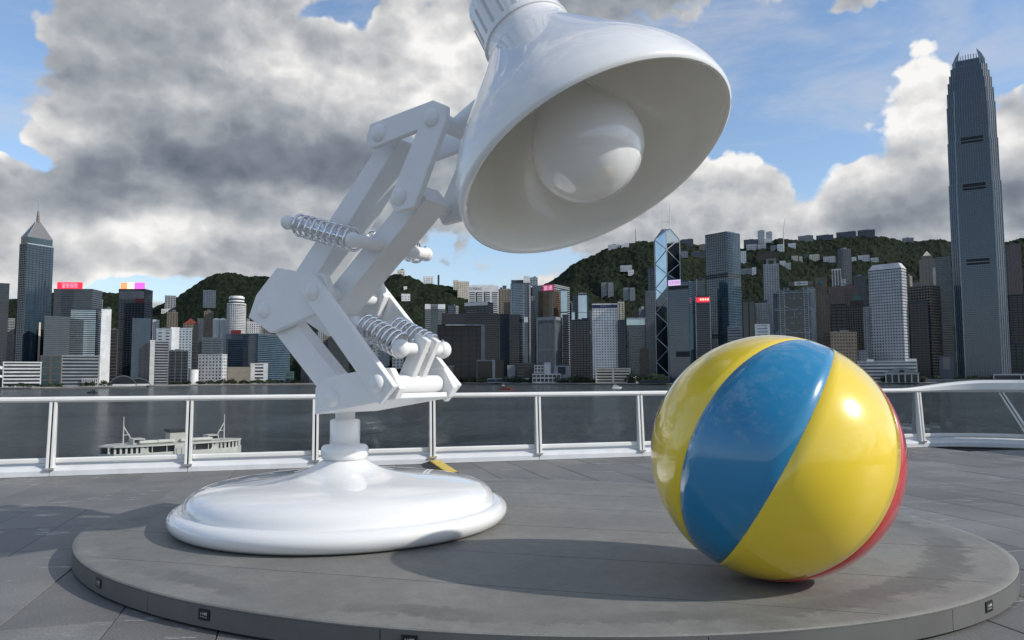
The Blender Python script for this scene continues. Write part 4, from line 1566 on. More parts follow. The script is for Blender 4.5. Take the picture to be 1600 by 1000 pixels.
MB().box(-w / 2 - .8, w / 2 + .8, -1, d, H - 9.5 * mpp, H).build("crown_band", C['white'], t)
lettering("CONRAD", w * .43, 4.2 * mpp, Matrix.Translation((-w * .26, -1.1, H - 4.4 * mpp)) @ RX, P_BLACK, t)
for a in (.25, .52):
    MB().box(-w / 2 + w * a, -w / 2 + w * (a + .035), -.8, .2, 0, H - 10 * mpp).build("dark_recess", G['black'], t)
MB().taper([(-w / 2 - .8, -1), (w / 2 + .8, -1), (w / 2 + .8, d), (-w / 2 - .8, d)], H + .01, [(-w * .35, 2), (w * .3, 2), (w * .3, d - 2), (-w * .35, d - 2)], H + 2.4 * mpp).build("crown_roof", C['offwhite'], t)
t, w, d, H, mpp = B("dark office block with a white lettered parapet below the hotel name", 724, 763, 473, 300, 'dark', 'slate', 3.4, .4, 6, .12, side=8, rot=25, band=.2)
sign(t, w, H, .05, .98, H - 4.6 * mpp, H + .4 * mpp, None, P_WHITE, .7, name='parapet_sign')
lettering("DBS Center", w * .44, 2.8 * mpp, Matrix.Translation((-w * .22, -1.35, H - 2.0 * mpp)) @ RX, P_BLACK, t)
B("tan apartment tower with a cream edge right of the hotel", 779, 797, 452, 520, 'dark', 'beige', 3.2, .45, 4, .4, name='apartment_tower', plant=6)
B("brown residential block low between the hotel and the curved tower", 788, 800, 473, 440, 'dark', 'dtan', 3, .45, 3.4, .45, name='apartment_block', cat='building')
# curved hotel tower with white blade
loc, phi, w, d, mpp = spot(798, 829, 150)
t = thing("curved_tower", "rounded hotel tower with blue glass and a tall white blade on its right edge", "tower", loc, phi)
H = zof(442, 813, loc.y) - loc.z
half = [(-w / 2 + w * .72 * i / 14, d * .42 * (1 - math.sin(math.pi / 2 * i / 14))) for i in range(15)]
plan = half + [(w * .38, 0), (w * .5, d * .1), (w * .5, d), (-w / 2, d)]
MB().taper(plan, 0, plan, H).build("window_glazing", G['blue'], t)
mb = MB()
big = [(x * 1.012, y - .5) for x, y in half] + [(w * .10, d), (-w / 2 - .3, d)]
nfl = int(H / (2.7 * mpp))
for i in range(nfl):
    if abs(i / nfl - .62) > .02:
        mb.taper(big, i * 2.7 * mpp, big, i * 2.7 * mpp + 1.15 * mpp)
mb.build("floor_bands", C['lblue'], t, kind='stuff')
mb = MB()
for i in range(nfl):
    mb.box(w * .44, w * .53, -1.0, d * .5, i * 2.7 * mpp, i * 2.7 * mpp + 1.5 * mpp)
    mb.box(-w * .5, -w * .42, d * .3, d * .6, i * 2.7 * mpp, i * 2.7 * mpp + 1.5 * mpp)
mb.build("balcony_fins", C['offwhite'], t, kind='stuff')
MB().box(w * .18, w * .5, -1.1, d * .7, H + .01, H + 10.5 * mpp).build("white_blade", C['white'], t)
MB().box(-w * .46, w * .17, d * .25, d * .7, H + .01, H + 5.5 * mpp).build("roof_sign_wall", C['grey'], t)
lettering("Shangri-La", w * .52, 3.0 * mpp, Matrix.Translation((-w * .16, d * .25 - .1, H + 3.2 * mpp)) @ RX, P_BLACK, t)
for k in (.20, .30):
    MB().box(w * k, w * (k + .075), -.9, .5, H * .60, H * .655).build("white_window_bay", C['white'], t)
MB().box(-w * .05, w * .55, -2, d, 13 * mpp, 19 * mpp).build("podium_ring", C['dgrey'], t)
mb = MB()
for k in (.0, .13, .36, .48):
    mb.box(w * k, w * (k + .05), -3, -1, 0, 13 * mpp)
mb.build("column", C['lblue'], t)
B("small teal capped tower on the ridge behind the white blade", 829, 841, 434, 620, 'teal', 'lblue', 3, .4, 4, .3, base=446, plant=2)
B("slim grey tower tucked behind the white blade's right edge", 829, 836, 463, 260, 'grey', 'conc', 3, .45, 4, .4)
# ------------------------------------------------------------------ centre right
t, w, d, H, mpp = B("broad grey office block with a pink two character sign on its roof edge", 833, 867, 446, 330, 'dark', 'conc', 3.4, .5, 7, .12, side=25, rot=30, plant=2)
t, w, d, H, mpp = B("bronze glass office tower under the pink sign", 842, 866, 455, 240, 'gold', 'brown', 3.2, .28, 4, .10, side=11, rot=30)
sign(t, w, H, .3, .99, H + .9, H + .9 + 9 * mpp, "富通", em("lit_crimson", (0.55, .02, .09), .55), E_LILAC, -.4, .8, .8, 'roof_sign')
t, w, d, H, mpp = B("stout grey office tower with fine vertical fins and flared foot", 839, 869, 496, 120, 'dark', 'conc', 60, .02, 2.2, .34, side=10, rot=24, band=6)
mb = MB()
facade(mb, box_faces(w, d), H - 9 * mpp, H - 5 * mpp, 5 * mpp, .1, 3 * mpp, .4, .7)
mb.build("top_louvres", C['slate'], t, kind='stuff')
for a in (0, .93):
    MB().box(-w / 2 + w * a - .3, -w / 2 + w * (a + .07) + .3, -1.0, .3, 10 * mpp, H).build("corner_pier", C['conc'], t)
MB().box(-w / 2 - .5, w / 2 + .5, -1.3, .2, 8.5 * mpp, 14 * mpp).build("foot_band", C['conc'], t)
MB().box(-w * .40, w * .38, -1.8, -1.31, 9.5 * mpp, 12 * mpp).build("orange_banner", mat("orange_banner", (0.55, .17, .05), .6), t)
B("pale blue glass slab shining behind the bronze tower", 877, 888, 453, 300, 'silver', 'blueg', 40, .06, 30, .05, name='glass_slab', cat='building')
B("dark lower office tower right of the finned grey tower", 880, 889, 492, 170, 'dark', 'slate', 3.6, .4, 4, .2)
# faceted twin
for l, r, top, off, lab, txt in ((896, 922, 461, 260, "faceted dark tower with a bright mirror panel and name letters on top", "LIPPO"),
                                 (892, 922, 500, 190, "dark office block standing in front of the faceted mirror tower", None)):
    t, w, d, H, mpp = B(lab, l, r, top, off, 'dark', 'slate', 3.6, .25, 5, .18, name='faceted_tower' if txt else 'office_tower', plant=3)
    if txt:
        mb = MB()
        for z0, z1, a, b_, o_ in ((.62, .82, -.10, .12, 3.5), (.36, .55, .86, 1.10, 3.5), (.60, .82, .98, 1.12, 3), (.1, .3, -.08, .14, 3)):
            mb.box(-w / 2 + w * a, -w / 2 + w * b_, -o_, d * .5, H * z0, H * z1)
        mb.build("bay_block", C['blueg'], t)
        MB().box(-w / 2 + w * .34, -w / 2 + w * .86, -3.2, .2, H * .80, H - 1).build("mirror_panel", G['silver'], t)
        MB().box(-w / 2 + w * .34, -w / 2 + w * .86, -3.1, .2, H * .655, H * .795).build("mirror_panel", G['silver'], t)
        MB().box(-w / 2 - w * .06, -w / 2 + w * .12, -3.6, .2, H * .70, H * .80).build("mirror_panel", G['silver'], t)
        lettering(txt, w * .5, 2.4 * mpp, Matrix.Translation((w * .1, -1.2, H + 2.6 * mpp)) @ RX, mat("silver_letter", (.5, .5, .5), .4), t)
t, w, d, H, mpp = B("white punched window office tower with a navy sign band on top", 927, 966, 475, 90, 'dark', 'white', 4.15, .52, 4.3, .50, out=.7)
sign(t, w, H, .0, 1.0, H - 6 * mpp, H - 1.2 * mpp, None, P_NAVY, .9, name='sign_band')
lettering("BANK OF AME", w * .62, 2.6 * mpp, Matrix.Translation((w * .14, -1.5, H - 3.5 * mpp)) @ RX, P_WHITE, t)
MB().box(-w / 2 - 1, w / 2 + 1, -1.2, .2, 0, 5 * mpp).build("base_wall", C['white'], t)
B("slim dark tower beside the white punched window tower", 967, 979, 500, 100, 'dark', 'dgrey', 3.6, .45, 3.5, .45)
B("beige apartment tower rising behind the navy sign band", 967, 977, 472, 420, 'dark', 'cream', 3, .3, 4, .55, name='apartment_tower', plant=4)
t, w, d, H, mpp = B("low cream car park with long open decks on the waterfront", 931, 985, 576, 45, 'black', 'cream', 4.6, .5, 27, .10, name='car_park', cat='building', dep=25)
# white barrel vault stage
loc, phi, w, d, mpp = spot(977, 996, 26)
t = thing("vault_pavilion", "white barrel vaulted pavilion shell on the promenade", "pavilion", loc, phi - .45)
h = 11 * mpp
o_, i_ = [], []
for i in range(17):
    f = math.pi * i / 16
    o_.append((-w * .45 * math.cos(f), 0, h * math.sin(f)))
    i_.append((-w * .42 * math.cos(f), 0, max(.05, h * .93 * math.sin(f))))
MB().prism(o_ + i_[::-1], (0, 20, 0)).build("vault_shell", C['white'], t, smooth=True, angle=40)
MB().prism([(x, 3, z) for x, y, z in i_], (0, .6, 0)).build("stage_wall", C['slate'], t)
for k, (l, r, top, base) in enumerate(((941.5, 961, 442, 464), (976, 995, 450, 470))):
    for q_ in range(2):
        a = l + (r - l) * (.0 if q_ == 0 else .53)
        H_(("left", "right")[q_] + " grey slab of the " + ("upper" if k == 0 else "lower") + " pair of residential towers on the wooded slope", a, a + (r - l) * .44, top, base, 'peak', 'conc', name='apartment_tower', cat='tower', fl=2.4, co=3, plant=1)
t, w, d, H, mpp = B("white and pale green office block with wide bands behind the dark trees", 981, 1017, 497, 330, 'teal', 'conc', 4.2, .4, 12, .06, name='office_block', cat='building')
MB().box(-w / 2 - .8, w / 2 + .8, -1.2, -.6, H - 11 * mpp, H - 2 * mpp).build("bright_crown_panel", G['silver'], t)
MB().box(-w / 2 - 1.5, w / 2 + 1.5, -1.6, d, H - 2 * mpp, H + 1).build("white_roof_edge", C['white'], t)
B("dark green glass tower seen left of the braced tower", 1015, 1025, 418, 330, 'teal', 'slate', 3.2, .3, 4, .25)
B("pale concrete residential tower left of the braced tower's foot", 1011, 1026, 455, 200, 'dark', 'conc', 3, .35, 3.6, .45, name='apartment_tower')
# braced tower
loc, phi, w, d, mpp = spot(1026, 1066.5, 130)
t = thing("braced_tower", "slender prism tower with white diagonal bracing and twin masts", "tower", loc, phi)
H = zof(371, 1046, loc.y) - loc.z
s2 = w / 2
cpt, lpt_, rpt_, bpt = Vector((-.02 * w, 0, 0)), Vector((-s2, s2, 0)), Vector((s2, s2, 0)), Vector((0, 2 * s2, 0))
ap = 16 * mpp


def face_panel(a, b_, za, zb, zc, zd, m_, nm):
    """sloped facet between two plan corners, thickened inwards"""
    n = Vector((0, .6, 0))
    p = [Vector((a.x, a.y, za)), Vector((b_.x, b_.y, zb)), Vector((b_.x, b_.y, zc)), Vector((a.x, a.y, zd))]
    return MB().hexa([p[0], p[1], p[1] + n, p[0] + n, p[3], p[2], p[2] + n, p[3] + n]).build(nm, m_, t)


MB().taper([(p.x, p.y) for p in (cpt + Vector((0, 1, 0)), rpt_ - Vector((.7, 0, 0)), bpt, lpt_ + Vector((.7, 0, 0)))], 0, [(p.x, p.y) for p in (cpt + Vector((0, 1, 0)), rpt_ - Vector((.7, 0, 0)), bpt, lpt_ + Vector((.7, 0, 0)))], H - .5).build("glass_core", G['dark'], t)
hm = H - 78 * mpp
face_panel(lpt_, cpt, hm - 20 * mpp, hm, H + 10 * mpp, H, G['silver'], "sky_bright_facet")  # brighter than the dark facets: the sky's reflection is put into the material
face_panel(lpt_, cpt, 0, 0, hm - .1, hm - 20 * mpp - .1, G['dark'], "glass_facet")
face_panel(cpt, rpt_, H - 10 * mpp, H - 6 * mpp, H, H + 10 * mpp, G['pale'], "sky_bright_facet")  # pale glass here also carries the sky's brightness in its colour
face_panel(cpt, rpt_, 0, 0, H - 6 * mpp - .1, H - 10 * mpp - .1, G['dark'], "glass_facet")
tip = Vector((0, s2 * .55, H + 19 * mpp))
mb = MB()
a_, b_, c_ = Vector((lpt_.x, lpt_.y, H)), Vector((cpt.x, cpt.y, H + 10 * mpp)), Vector((rpt_.x, rpt_.y, H))
tl, tr = Vector((-w * .18, s2 * .5, H + 15 * mpp)), Vector((w * .16, s2 * .5, H + 15 * mpp))
tb = Vector((0, 2 * s2, H))
mb.add([a_, b_, c_, tl, tr, tb], [(0, 1, 3), (1, 4, 3), (1, 2, 4), (2, 5, 4), (5, 0, 3), (5, 3, 4), (0, 5, 2, 1)])
mb.build("sloped_crown", G['pale'], t)
mb = MB()
rw = .62 * mpp
n_ = Vector((0, -.8, 0))
for p in (cpt, lpt_, rpt_):
    top_ = H + (10 * mpp if p is cpt else 0)
    mb.tube(p + n_, p + n_ + Vector((0, 0, top_)), rw * 1.2, n=6)
stp = 19.6 * mpp
zs = [H - stp * i for i in range(0, 40) if H - stp * i > -1]
for i in range(len(zs) - 1):
    a, b_ = (lpt_, cpt) if i % 2 == 0 else (cpt, lpt_)
    mb.tube(a + n_ + Vector((0, 0, zs[i])), b_ + n_ + Vector((0, 0, zs[i + 1])), rw, n=6)
    a, b_ = (rpt_, cpt) if i % 2 == 0 else (cpt, rpt_)
    mb.tube(a + n_ + Vector((0, 0, zs[i])), b_ + n_ + Vector((0, 0, zs[i + 1])), rw, n=6)
for p in (lpt_, rpt_):
    q_ = tl if p is lpt_ else tr
    mb.tube(p + n_ + Vector((0, 0, H)), q_ + n_, rw, n=6)
mb.tube(tl + n_, tr + n_, rw, n=6)
mb.build("diagonal_bracing", mat("white_brace", (.46, .49, .50), .4), t)
for x, hh in ((-w * .16, 40), (w * .14, 42)):
    MB().tube((x, s2 * .5, H + 13 * mpp), (x, s2 * .5, H + (13 + hh) * mpp), .62 * mpp, .35 * mpp, n=6).build("mast", C['white'], t)
MB().tube((-w * .16, s2 * .5, H + 27 * mpp), (w * .14, s2 * .5, H + 27 * mpp), .4 * mpp, n=6).build("mast_tie", C['white'], t)
# blue glass tower with magenta sign
t, w, d, H, mpp = B("blue glass tower with a sloping top and magenta sign, overlapping the braced tower", 1046, 1079, 441, 70, 'blue', 'mblue', 3.1, .34, 40, .01, side=6, rot=22, roof=False)
MB().prism([(-w / 2 - .6, -.6, H), (w / 2 + .6, -.6, H - 1), (w / 2 + .4, -.6, H + 1 * mpp), (w * .1, -.6, H + 4.5 * mpp), (-w * .3, -.6, H + 9 * mpp), (-w / 2 - .6, -.6, H + 14 * mpp)], (0, d * .8, 0)).build("curved_crown", C['mblue'], t)
sign(t, w, H, .04, .63, H - 4.8 * mpp, H + 4 * mpp, "友邦保險", E_LILAC, E_MAG, .8, .88, .66, 'sign_board')
MB().box(-w / 2 + w * .05, w / 2 - 1, -1.2, -.4, H - 11 * mpp, H - 6.5 * mpp).build("louvre_band", C['black'], t)
MB().box(-w / 2 + w * .35, w / 2, -1.1, -.4, H * .26, H * .31).build("dark_refuge_floor", C['black'], t)
B("dark narrow office block right of the blue glass tower", 1078, 1090, 470, 190, 'black', 'dgrey', 4, .3, 4, .3)
t, w, d, H, mpp = B("dark striped office tower with a red lit sign near its top", 1089, 1113, 463, 75, 'dark', 'dgrey', 3.4, .42, 30, .02)
o = sign(t, w, H, .06, .94, H - 9.5 * mpp, H - 1.5 * mpp, None, E_RED, E_WARM, .8, name='sign_board')
for x in (.36, .52, .68, .84):      # lit characters too small to read
    MB().box(-w / 2 + w * (x - .05), -w / 2 + w * (x + .05), -1.36, -1.305, H - 6.6 * mpp, H - 3.4 * mpp).build("lit_character", E_WARM, o)
for a in (0, .95):
    MB().box(-w / 2 + w * a - .3, -w / 2 + w * (a + .05) + .3, -1.0, .3, 0, H + .5).build("edge_fin", C['lblue'], t)
t, w, d, H, mpp = B("concrete tower with a rounded cap and white side fins behind the red lit sign", 1092, 1105, 437, 220, 'grey', 'conc', 3, .4, 5, .3, roof=False)
MB().sphere((0, d / 2, H), w * .5, 16, 8, (1, 1, .55)).build("rounded_cap", C['dtan'], t, smooth=True)
MB().box(-w / 2 - 1.2, -w / 2 + .3, -1, 2, 0, H + 2).build("white_fin", C['white'], t)
B("grey balcony block between the blue glass tower and the rounded cap tower", 1080, 1092, 440, 260, 'dark', 'conc', 3, .4, 4, .4, name='apartment_tower')
# big grid tower
t, w, d, H, mpp = B("tall square grey glass tower with a fine grid facade and two dark belts", 1107, 1141, 365, 110, 'blue', 'mblue', 4.0, .20, 4.0, .18, side=21, rot=36, plant=1)
for z in (.295, .70):
    for dz in (0, 5):
        mb = MB()
        for fc in box_faces(w, d)[:2]:
            fc.box(mb, 0, fc.w, H * z + dz, H * z + dz + 2.6, -.2, .75)
        mb.build("dark_belt", C['black'], t)
B("grey block with horizontal slots just above the ball's left shoulder", 1139, 1161, 511, 40, 'dgrey', 'conc', 4.4, .55, 30, .02, name='office_block', cat='building')
B("brown and white finned residential tower right of the grid tower", 1163, 1183, 470, 170, 'dark', 'brown', 60, .02, 9, .22, name='apartment_tower', plant=3)
B("pale grey residential tower with bay windows right of the brown finned one", 1183, 1207, 474, 190, 'dark', 'offwhite', 3, .45, 4, .5, name='apartment_tower', plant=5)
B("white low block peeping over the ball beside the truss tower", 1182, 1205, 507, 60, 'lblue', 'white', 5, .6, 30, .3, name='office_block', cat='building')
t, w, d, H, mpp = B("tall grey residential tower with a notched roof crown on the slope's foot", 1198, 1222, 413, 330, 'grey', 'pale', 2.6, .4, 4, .45, name='apartment_tower')
for a in (.18, .70):
    MB().box(-w / 2 + w * a, -w / 2 + w * (a + .14), 1, d * .5, H, H + 7 * mpp).build("crown_leg", C['conc'], t)
MB().box(-w / 2 + w * .18, -w / 2 + w * .84, 1, d * .5, H + 7 * mpp, H + 9 * mpp).build("crown_beam", C['conc'], t)
# truss tower
loc, phi, w, d, mpp = spot(1211, 1276, 120)
t = thing("truss_tower", "grey bank headquarters hung from exposed steel trusses with a roof sign", "tower", loc, phi)
H = zof(449, 1243, loc.y) - loc.z
MB().box(-w * .40, w * .40, 4, 40, 0, H - 4 * mpp).build("window_glazing", G['dark'], t)
MB().box(w * .28, w * .5, 6, 40, 0, H + 1 * mpp).build("service_tower", C['conc'], t)
MB().box(-w * .5, -w * .36, 6, 40, 0, H - 8 * mpp).build("service_tower", C['blueg'], t)
mb = MB()
for x in (-.33, -.22, .26, .36):
    mb.box(w * x - .55 * mpp, w * x + .55 * mpp, 0, 2, 0, H)
nfl = int(H / (3.4 * mpp))
for i in range(nfl):
    for x0, x1 in ((-.33, -.22), (.26, .36)):
        mb.box(w * x0, w * x1, .3, 1.8, i * 3.4 * mpp, i * 3.4 * mpp + .9 * mpp)
for z in (.985, .80, .56, .32, .12):
    zz = H * z
    mb.box(-w * .45, w * .47, .2, 1.6, zz - 6.5 * mpp, zz - 5.6 * mpp)
    for s_ in (-1, 1):
        mb.tube((s_ * w * .24 + w * .02, .6, zz), (w * .02, .6, zz - 6 * mpp), .45 * mpp, n=6)
        mb.tube((s_ * w * .32 + w * .02, .6, zz), (s_ * w * .46, .6, zz - 6 * mpp), .45 * mpp, n=6)
    mb.tube((w * .02, .6, zz - 6 * mpp), (w * .02, .6, zz - 18 * mpp), .3 * mpp, n=6)
mb.build("truss_frame", C['lblue'], t)
mb = MB()
for i in range(26):
    x, z = rnd.uniform(-.2, .24), rnd.choice([.10, .14, .18, .24, .62, .68, .72, .88])
    mb.box(w * x, w * x + 1.8 * mpp, 3.4, 4.1, H * z, H * z + 1.2 * mpp)
mb.build("pale_windows", C['lblue'], t, kind='stuff')  # pale blue panes scattered over the glazing
MB().box(-w * .10, w * .49, -1, 8, H + 2 * mpp, H + 9 * mpp).build("sign_box", C['tan'], t)
o = MB().box(w * .04, w * .36, -1.6, -1.01, H + 2.4 * mpp, H + 8.6 * mpp).build("sign_board", P_WHITE, t)
mb = MB()
cx_, cz_ = w * .15, H + 5.5 * mpp
hx, hz = 3.6 * mpp, 1.7 * mpp
for s_ in (-1, 1):
    mb.add([(cx_ + s_ * hx, -1.66, cz_), (cx_ + s_ * hx * .5, -1.66, cz_ + hz), (cx_ + s_ * hx * .5, -1.66, cz_ - hz)], [(0, 1, 2)])
    mb.add([(cx_ - hx * .5, -1.66, cz_ + s_ * hz), (cx_ + hx * .5, -1.66, cz_ + s_ * hz), (cx_, -1.66, cz_)], [(0, 1, 2)])
mb.build("hexagon_logo", P_BLACK, o)
lettering("HSBC", w * .13, 2.0 * mpp, Matrix.Translation((w * .27, -1.68, cz_)) @ RX, P_BLACK, o)
# brown tower with logo
t, w, d, H, mpp = B("brown stepped bank tower with a blue and green emblem high on its front", 1279, 1297, 434, 130, 'black', 'tan', 3.7, .45, 4.4, .5)
MB().box(w * .5 + .6, w * .5 + 3 * mpp, 2, d, 0, H - 40 * mpp).build("stepped_wing", C['tan'], t)
MB().box(-w / 2 - .7, w / 2 + .7, -1.0, -.5, H - 16 * mpp, H + .95).build("emblem_wall", C['tan'], t)
for s_, mm in ((-1, mat("emblem_blue", (.02, .12, .35), .5)), (1, mat("emblem_green", (.03, .22, .12), .5))):
    pts = [(i / 14 * 6.4 - 3.2, 1.5 * math.sin(i / 14 * math.pi * 2) * s_) for i in range(15)]
    MB().path([(x * mpp, -1.3, H - 8 * mpp + z * mpp) for x, z in pts], [.3 * mpp + .9 * mpp * math.sin(math.pi * i / 14) for i in range(15)], 6).build("emblem", mm, t)
B("white capped slim tower with dark strips on the slope behind the brown tower", 1306, 1320, 421, 420, 'dark', 'white', 60, .02, 4.5, .3, name='apartment_tower', plant=3)
B("tall grey brown residential tower highest on the slope", 1322, 1337, 389, 480, 'dark', 'grey', 2.8, .45, 3.6, .4, side=-6, rot=24, name='apartment_tower', plant=2)
B("white house block at the foot of the tall grey brown residential tower", 1315, 1327, 437, 440, 'dark', 'white', 5, .6, 5, .6, name='hill_house', cat='house')
B("pink brick apartment blocks between the brown bank tower and the green pyramid roof", 1299, 1325, 448, 300, 'dark', 'pink', 3, .5, 3.6, .5, name='apartment_block', cat='building', plant=2)
B("grey pink residential block left of the arcaded white tower", 1325, 1345, 447, 320, 'dark', 'pink', 3, .5, 3.6, .5, name='apartment_block', cat='building', plant=3)
B("grey residential tower half hidden behind the round windowed tower", 1340, 1360, 432, 400, 'dark', 'grey', 3, .4, 4, .4, name='apartment_tower', plant=3)
B("dark glass office block right of the brown bank tower", 1302, 1327, 476, 180, 'black', 'slate', 5, .25, 7, .1, name='office_block', cat='building')
t, w, d, H, mpp = B("brown stone tower with a green pyramid roof", 1326, 1361, 478, 170, 'dark', 'dtan', 3.6, .5, 3.6, .5)
MB().box(-w * .3, w * .3, 2, d * .7, H, H + 9 * mpp).build("upper_stage", C['dtan'], t)
MB().taper([(-w * .24, 3), (w * .24, 3), (w * .24, d * .6), (-w * .24, d * .6)], H + 9.01 * mpp, [(-w * .05, d * .3), (w * .05, d * .3), (w * .05, d * .35), (-w * .05, d * .35)], H + 20 * mpp).build("pyramid_roof", C['green'], t)
B("beige classical office block with deep square windows just above the ball", 1300, 1341, 519, 60, 'dark', 'tan', 5.2, .42, 4.4, .45, side=-10, rot=24, name='office_block', cat='building', plant=3)
B("slim white striped office slab left of the round windowed tower", 1353, 1362, 480, 110, 'dark', 'conc', 3.6, .45, 4.5, .4, name='office_slab', cat='building')
B("dark infill office block beneath the slim white striped slab", 1343, 1358, 548, 62, 'dark', 'conc', 4, .5, 4, .4, name='office_block', cat='building')
# round windowed tower
t, w, d, H, mpp = B("pale grey office tower dotted with small round windows and a sloping roof", 1363, 1415, 421, 90, 'pale_wall', 'pale', 300, .001, 300, .001, side=8, rot=20, roof=False)
mb = MB()
nf, nc = 36, 12
for fc, n_c in ((box_faces(w, d)[0], nc), (box_faces(w, d)[1], 5)):
    for i in range(nf):
        for k in range(n_c):
            cu_, cz_ = fc.w * (k + .5) / n_c, 6 * mpp + (H - 9 * mpp) * (i + .5) / nf
            r_ = 1.18 * mpp
            o_ = fc.o + fc.ud * cu_ + fc.od * .25 + Vector((0, 0, cz_))
            mb.add([o_ + fc.ud * (r_ * math.cos(a * math.pi / 4)) + Vector((0, 0, r_ * math.sin(a * math.pi / 4))) for a in range(8)], [tuple(range(8))])
mb.build("round_windows", G['black'], t, kind='stuff')
MB().taper([(-w / 2 - .6, -.6), (w / 2 + .6, -.6), (w / 2 + .6, d + .6), (-w / 2 - .6, d + .6)], H + .01, [(-w * .40, 5), (w * .40, 5), (w * .40, d - 5), (-w * .40, d - 5)], H + 9 * mpp).build("sloped_roof", C['offwhite'], t)
MB().box(-w / 2 - .3, w / 2 + .3, -.5, d + .3, H - 1.2 * mpp, H).build("dark_eaves", C['dgrey'], t)
t, w, d, H, mpp = B("long white banded podium in front of the round windowed tower", 1340, 1433, 565, 40, 'dark', 'offwhite', 5.2, .55, 90, .01, name='podium', cat='building', dep=30)
MB().box(w * .36, w * .5, 2, 18, H, H + 4 * mpp).build("roof_box", C['white'], t)
MB().box(-w * .34, -w * .22, 2, 18, H, H + 4 * mpp).build("roof_box", C['white'], t)
# right of it
t, w, d, H, mpp = B("gold stepped tower with a pyramid top before the hill", 1444, 1470, 405, 330, 'gold', 'beige', 3.4, .4, 4.5, .4, roof=False)
MB().box(-w * .34, w * .34, 3, d - 3, H, H + 6 * mpp).build("upper_stage", C['beige'], t)
MB().taper([(-w * .26, 4), (w * .26, 4), (w * .26, d - 4), (-w * .26, d - 4)], H + 6.01 * mpp, [(-1, d / 2), (1, d / 2), (1, d / 2 + 1), (-1, d / 2 + 1)], H + 14 * mpp).build("pyramid_top", C['cream'], t)
MB().box(w * .3, w * .5, -.8, 3, 0, H - 14 * mpp).build("cream_wing", C['cream'], t)  # cream wing up the right side
B("concrete grid office block with gold striped right wing beside the tallest tower", 1424, 1459, 447, 130, 'black', 'beige', 4.4, .35, 4.6, .3, side=16, rot=28, name='office_block', cat='building')
B("dark glass office block in front of the concrete grid block", 1426, 1455, 470, 80, 'black', 'slate', 4, .2, 5, .1, name='office_block', cat='building')
B("grey banded office tower partly behind the tallest tower", 1470, 1494, 402, 200, 'dark', 'conc', 3.6, .5, 40, .01, plant=3)
B("flat grey block at the foot of the tallest tower", 1469, 1491, 557, 45, 'grey', 'grey', 40, .5, 40, .5, name='office_block', cat='building', dep=16)
# tallest tower
loc, phi, w, d, mpp = spot(1496, 1580, 70)
t = thing("tallest_tower", "tallest grey blue skyscraper with stepped shoulders and a crown of claws", "tower", loc, phi)
W0 = w
y0 = W0 / 2


def octo(k, c=.16):
    r_ = W0 / 2 * k
    q_ = r_ * (1 - 2 * c)
    return [(-q_, y0 - r_), (q_, y0 - r_), (r_, y0 - q_), (r_, y0 + q_), (q_, y0 + r_), (-q_, y0 + r_), (-r_, y0 + q_), (-r_, y0 - q_)]


zz = lambda v: zof(v, 1538, loc.y) - loc.z
lev = [(0, zz(284), 1.0), (zz(284), zz(217), .965), (zz(217), zz(160), .935), (zz(160), zz(138), .90), (zz(138), zz(121), .85), (zz(121), zz(109), .78), (zz(109), zz(98), .71), (zz(98), zz(88), .63)]
fins, bands = MB(), MB()
core = MB()
for z0, z1, k in lev:
    P8 = octo(k)
    core.taper(P8, z0 + .01, P8, z1)
    for i in (0, 1, 2, 6, 7):
        a, b_ = Vector((*P8[i], 0)), Vector((*P8[(i + 1) % 8], 0))
        dr = (b_ - a)
        ln = dr.length
        dr.normalize()
        nn = Vector((dr.y, -dr.x, 0))
        fc = Face(a, dr, nn, ln)
        nb = max(2, int(ln / (3.3 * mpp)))
        for j in range(nb + 1):
            u_ = ln * j / nb
            fc.box(fins, max(0, u_ - .62), min(ln, u_ + .62), z0, z1, -.2, .75)
        nfl = max(1, int((z1 - z0) / (3.0 * mpp)))
        for j in range(nfl):
            zc = z0 + (z1 - z0) * j / nfl
            fc.box(bands, 0, ln, zc, zc + .85 * mpp, -.2, .25)
core.build("window_glazing", G['blue'], t)
fins.build("facade_fins", mat("slim_fin", (.125, .160, .192), .4), t, kind='stuff')
bands.build("floor_bands", mat("slim_band", (.042, .060, .078), .4), t, kind='stuff')
mb = MB()
for x in (-1, 1):
    for z0, z1, k in lev[:4]:
        r_ = W0 / 2 * k
        mb.box(x * r_ * .69 - .9, x * r_ * .69 + .9, y0 - r_ - 1.1, y0 - r_ + .3, z0, z1)
        mb.box(x * r_ - .8, x * r_ + .8, y0 - r_ * .69 - .9, y0 - r_ * .69 + .9, z0, z1)
mb.build("corner_fins", C['lblue'], t)
for v0, v1 in ((213, 217), (219, 222), (286, 291), (293, 296), (404, 408), (410, 413)):
    r_ = W0 / 2 * (.97 if v0 < 284 else 1.0)
    MB().box(-r_ * .45, r_ * .42, y0 - r_ - 1.0, y0 - r_ - .2, zz(v1), zz(v0)).build("louvre_band", C['black'], t)
mb = MB()
r_ = W0 / 2 * .63
for k in range(9):
    x = -r_ * .66 + r_ * 1.32 * k / 8
    mb.box(x - .8, x + .8, y0 - r_ * .9, y0 - r_ * .9 + 2, zz(88), zz(79 + abs(k - 4) * .5))
mb.build("crown_teeth", C['lblue'], t)
for x in (-1, 1):
    for yy in (-1, 1):
        a = [(x * r_ * 1.02, y0 + yy * r_ * .9, zz(97)), (x * r_ * .62, y0 + yy * r_ * .9, zz(97)), (x * r_ * .62, y0 + yy * r_ * .9, zz(84)), (x * r_ * .52, y0 + yy * r_ * .9, zz(72)), (x * r_ * .80, y0 + yy * r_ * .9, zz(80)), (x * r_ * .98, y0 + yy * r_ * .9, zz(89))]
        MB().prism(a, (0, -yy * 3.0, 0)).build("crown_claw", C['lblue'], t)
